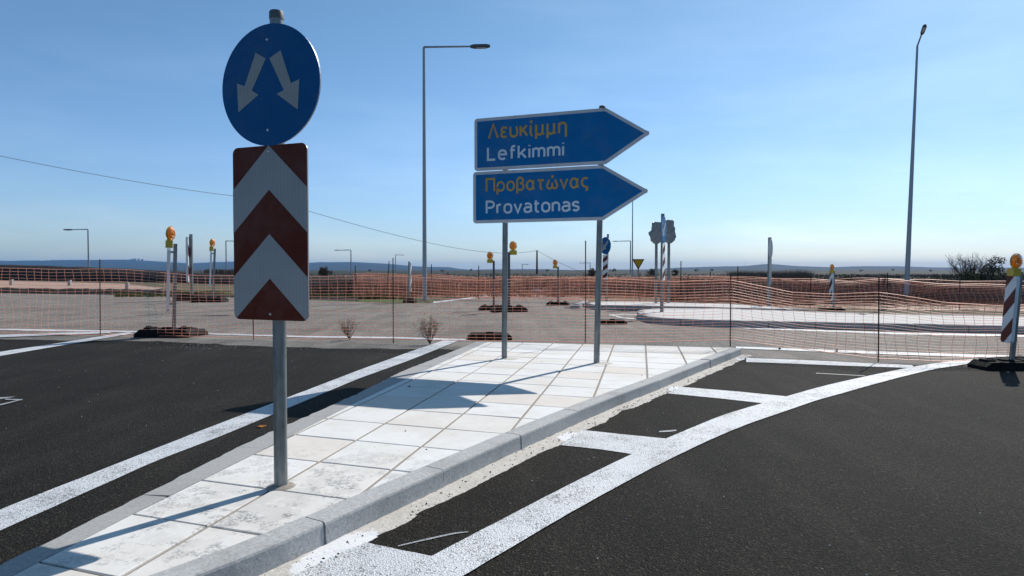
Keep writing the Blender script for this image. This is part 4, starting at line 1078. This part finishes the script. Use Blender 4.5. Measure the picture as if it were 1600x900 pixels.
def bush(px, Y, top, wpx, label, m='leaf', n=26, lf=70, name='bush', size=.08):
    c = D(px, 422, Y); c.z = 0; H = zat(top, Y); W = wpx / F * Y; rt = empty(name, c, 0, label, 'bush')
    mb = MB(); branch(mb, Vector((0, 0, -.1)), Vector((0, 0, 1)), H * .4, H * .03, 2, rg, .6); mb.build('stem', 'bark', rt)
    mb = MB(); cs = [Vector((rg.gauss(0, .3) * W * .6, rg.gauss(0, .3) * W * .3, 0)) for _ in range(n)]
    for q in cs: q.z = H * rg.uniform(.15, .9) * math.sqrt(max(.05, 1 - min(1, (q.x / (W * .62)) ** 2)))
    leaves(mb, cs, lf, W * .14, size * H, rg); mb.build('foliage', m, rt)
bush(1325, 60, 431, 30, 'dark rounded bush right of the distant beacon, behind the fence')
bush(507, 110, 417, 24, 'small round bush on the skyline right of the chevron plate', 'twig', lf=90, size=.05)
bush(1020, 130, 419, 20, 'thin brown bush behind the wrapped signs', 'twig', lf=80, size=.05)
bush(925, 120, 419, 16, 'thin brown bush just left of the right direction sign post', 'twig', lf=80, size=.05)
bush(1055, 140, 421, 14, 'thin brown bush right of the wrapped signs', 'twig', lf=80, size=.05)
rg3 = random.Random(5)
for px, Y, h_, lb in ((692, 420, 2.4, 'tiny dark tree on the plain just right of the tall central lamp'), (736, 600, 3.4, 'tiny dark tree on the plain left of the left direction sign post'),
        (855, 500, 3, 'tiny dark tree on the plain right of the wooden utility pole'), (962, 380, 3.6, 'tiny dark tree on the plain between the blue disc sign and the triangle'),
        (1088, 520, 3.6, 'tiny dark tree on the plain right of the wrapped signs'), (1112, 700, 4, 'tiny dark tree left of the brown tree line'),
        (1345, 520, 3, 'tiny dark tree on the plain right of the rounded bush'), (1395, 640, 4, 'tiny dark tree on the plain left of the right street lamp'),
        (578, 560, 3.4, 'tiny dark tree right of the lamp near the chevron plate'), (1455, 480, 2.6, 'tiny dark tree on the plain left of the bare shrub')):
    h_ *= .7; c = D(px, 422, Y); c.z = -.05; rt = empty('distant_tree', c, 0, lb, 'tree', 'trees scattered on the far plain')
    mb = MB(); mb.tube([(0, 0, 0), (0, 0, h_ * .5)], [.14, .08], 5); mb.build('trunk', 'bark', rt)
    mb = MB(); leaves(mb, [Vector((rg3.gauss(0, .35) * h_, 0, h_ * rg3.uniform(.35, .8))) for _ in range(7)], 26, h_ * .26, h_ * .11, rg3); mb.build('crown', 'leaf', rt)
# dry weeds at the road edge
def weed(px, py, hpx, wpx, label, seed, leafy):
    rg2 = random.Random(seed); g = G(px, py); H = hpx / F * g.y; rt = empty('dry_weed', g, 0, label, 'weed'); mb = MB(); tips = []
    for k in range(12):
        a = rg2.uniform(0, 6.28); s = wpx / hpx * .55; d = Vector((math.cos(a) * s, math.sin(a) * s, 1)).normalized(); branch(mb, Vector((0, 0, 0)), d, H * .42, .0062, 3, rg2, .5, tips, .1, 3)
    mb.build('stalks', 'twig', rt); mb = MB()
    leaves(mb, tips, leafy, H * .05, H * .022, rg2); mb.build('seed_heads', 'dry_leaf', rt)
weed(672, 538, 42, 34, 'dry brown weed growing at the end of the left white line', 5, 4)
weed(546, 531, 34, 38, 'low fuzzy dry weed before the netting, left of the other weed', 9, 2)
# scrub as uncountable mass: blades and twig tufts behind the far fence
def scrub(name, n, px0, px1, Y0, Y1, h, m, seed, wfac=1.0, z0=-.03, dens=None):
    rg2 = random.Random(seed); mb = MB()
    for _ in range(n):
        Y = rg2.uniform(Y0, Y1); px = rg2.uniform(px0, px1); x = (px - 800) / F * Y
        den = noise.noise(Vector((x * .12, Y * .12, seed)))
        if den < -.15 and rg2.random() < .7: continue
        H = h * rg2.uniform(.5, 1.0) * (1 + .7 * den)
        for k in range(3):
            a = rg2.uniform(0, 6.28); w_ = H * .07 * wfac; lx = rg2.gauss(0, .35) * H; ly = rg2.gauss(0, .35) * H; ox = rg2.gauss(0, .25) * H
            mb.add([(x + ox - w_ * math.cos(a), Y - w_ * math.sin(a), z0), (x + ox + w_ * math.cos(a), Y + w_ * math.sin(a), z0), (x + ox + lx, Y + ly, z0 + H)], [(0, 1, 2)])
    return mb.build(name, m, kind='stuff')
scrub('dry_scrub', 16000, 470, 1750, 33, 60, .55, 'twig', 21, 1.3)
scrub('dry_scrub', 9000, 1040, 1800, 25.5, 42, .42, 'twig', 31, 1.3)
scrub('dry_scrub', 8000, 470, 1800, 60, 110, .42, 'twig', 22, 1.8)
scrub('low_scrub', 4000, 380, 1900, 110, 220, .35, 'twig', 23, 3)
scrub('tree_line', 7000, 1145, 1262, 85, 115, .85, 'dry_twig', 24, .5)
scrub('tree_line', 2500, 1120, 1600, 110, 160, .5, 'dry_twig', 35, .6)
scrub('tree_line', 2200, 1140, 1266, 85, 115, 1.35, 'dry_twig', 34, .22)
scrub('tree_line', 1500, 322, 372, 150, 200, 1.5, 'twig', 25, .8)
scrub('tree_line', 2500, 1250, 1900, 110, 160, .5, 'bark', 26, 1.4)
scrub('green_grass', 7000, 478, 640, 30.5, 38, .2, 'grass', 27, 1.4)
scrub('green_grass', 3000, 180, 360, 33, 41, .16, 'grass', 28, 1.4)
scrub('green_grass', 6000, 1060, 1800, 25, 33, .16, 'grass', 29, 1.4)

# ================================================================ HAZE
mb = MB(); mb.box((0, 6500, 69), (29500, 14200, 141))
hz = mb.build('haze', None); hz['kind'] = 'stuff'
hm = bpy.data.materials.new('thin air haze'); hm.use_nodes = True; nt_ = hm.node_tree
for nd in list(nt_.nodes):
    if nd.type != 'OUTPUT_MATERIAL': nt_.nodes.remove(nd)
pv = nt_.nodes.new('ShaderNodeVolumePrincipled'); pv.inputs['Color'].default_value = (.20, .50, 1, 1); pv.inputs['Density'].default_value = 6e-5; pv.inputs['Anisotropy'].default_value = 0
nt_.links.new(pv.outputs[0], [x for x in nt_.nodes if x.type == 'OUTPUT_MATERIAL'][0].inputs['Volume'])
hz.data.materials.append(hm)
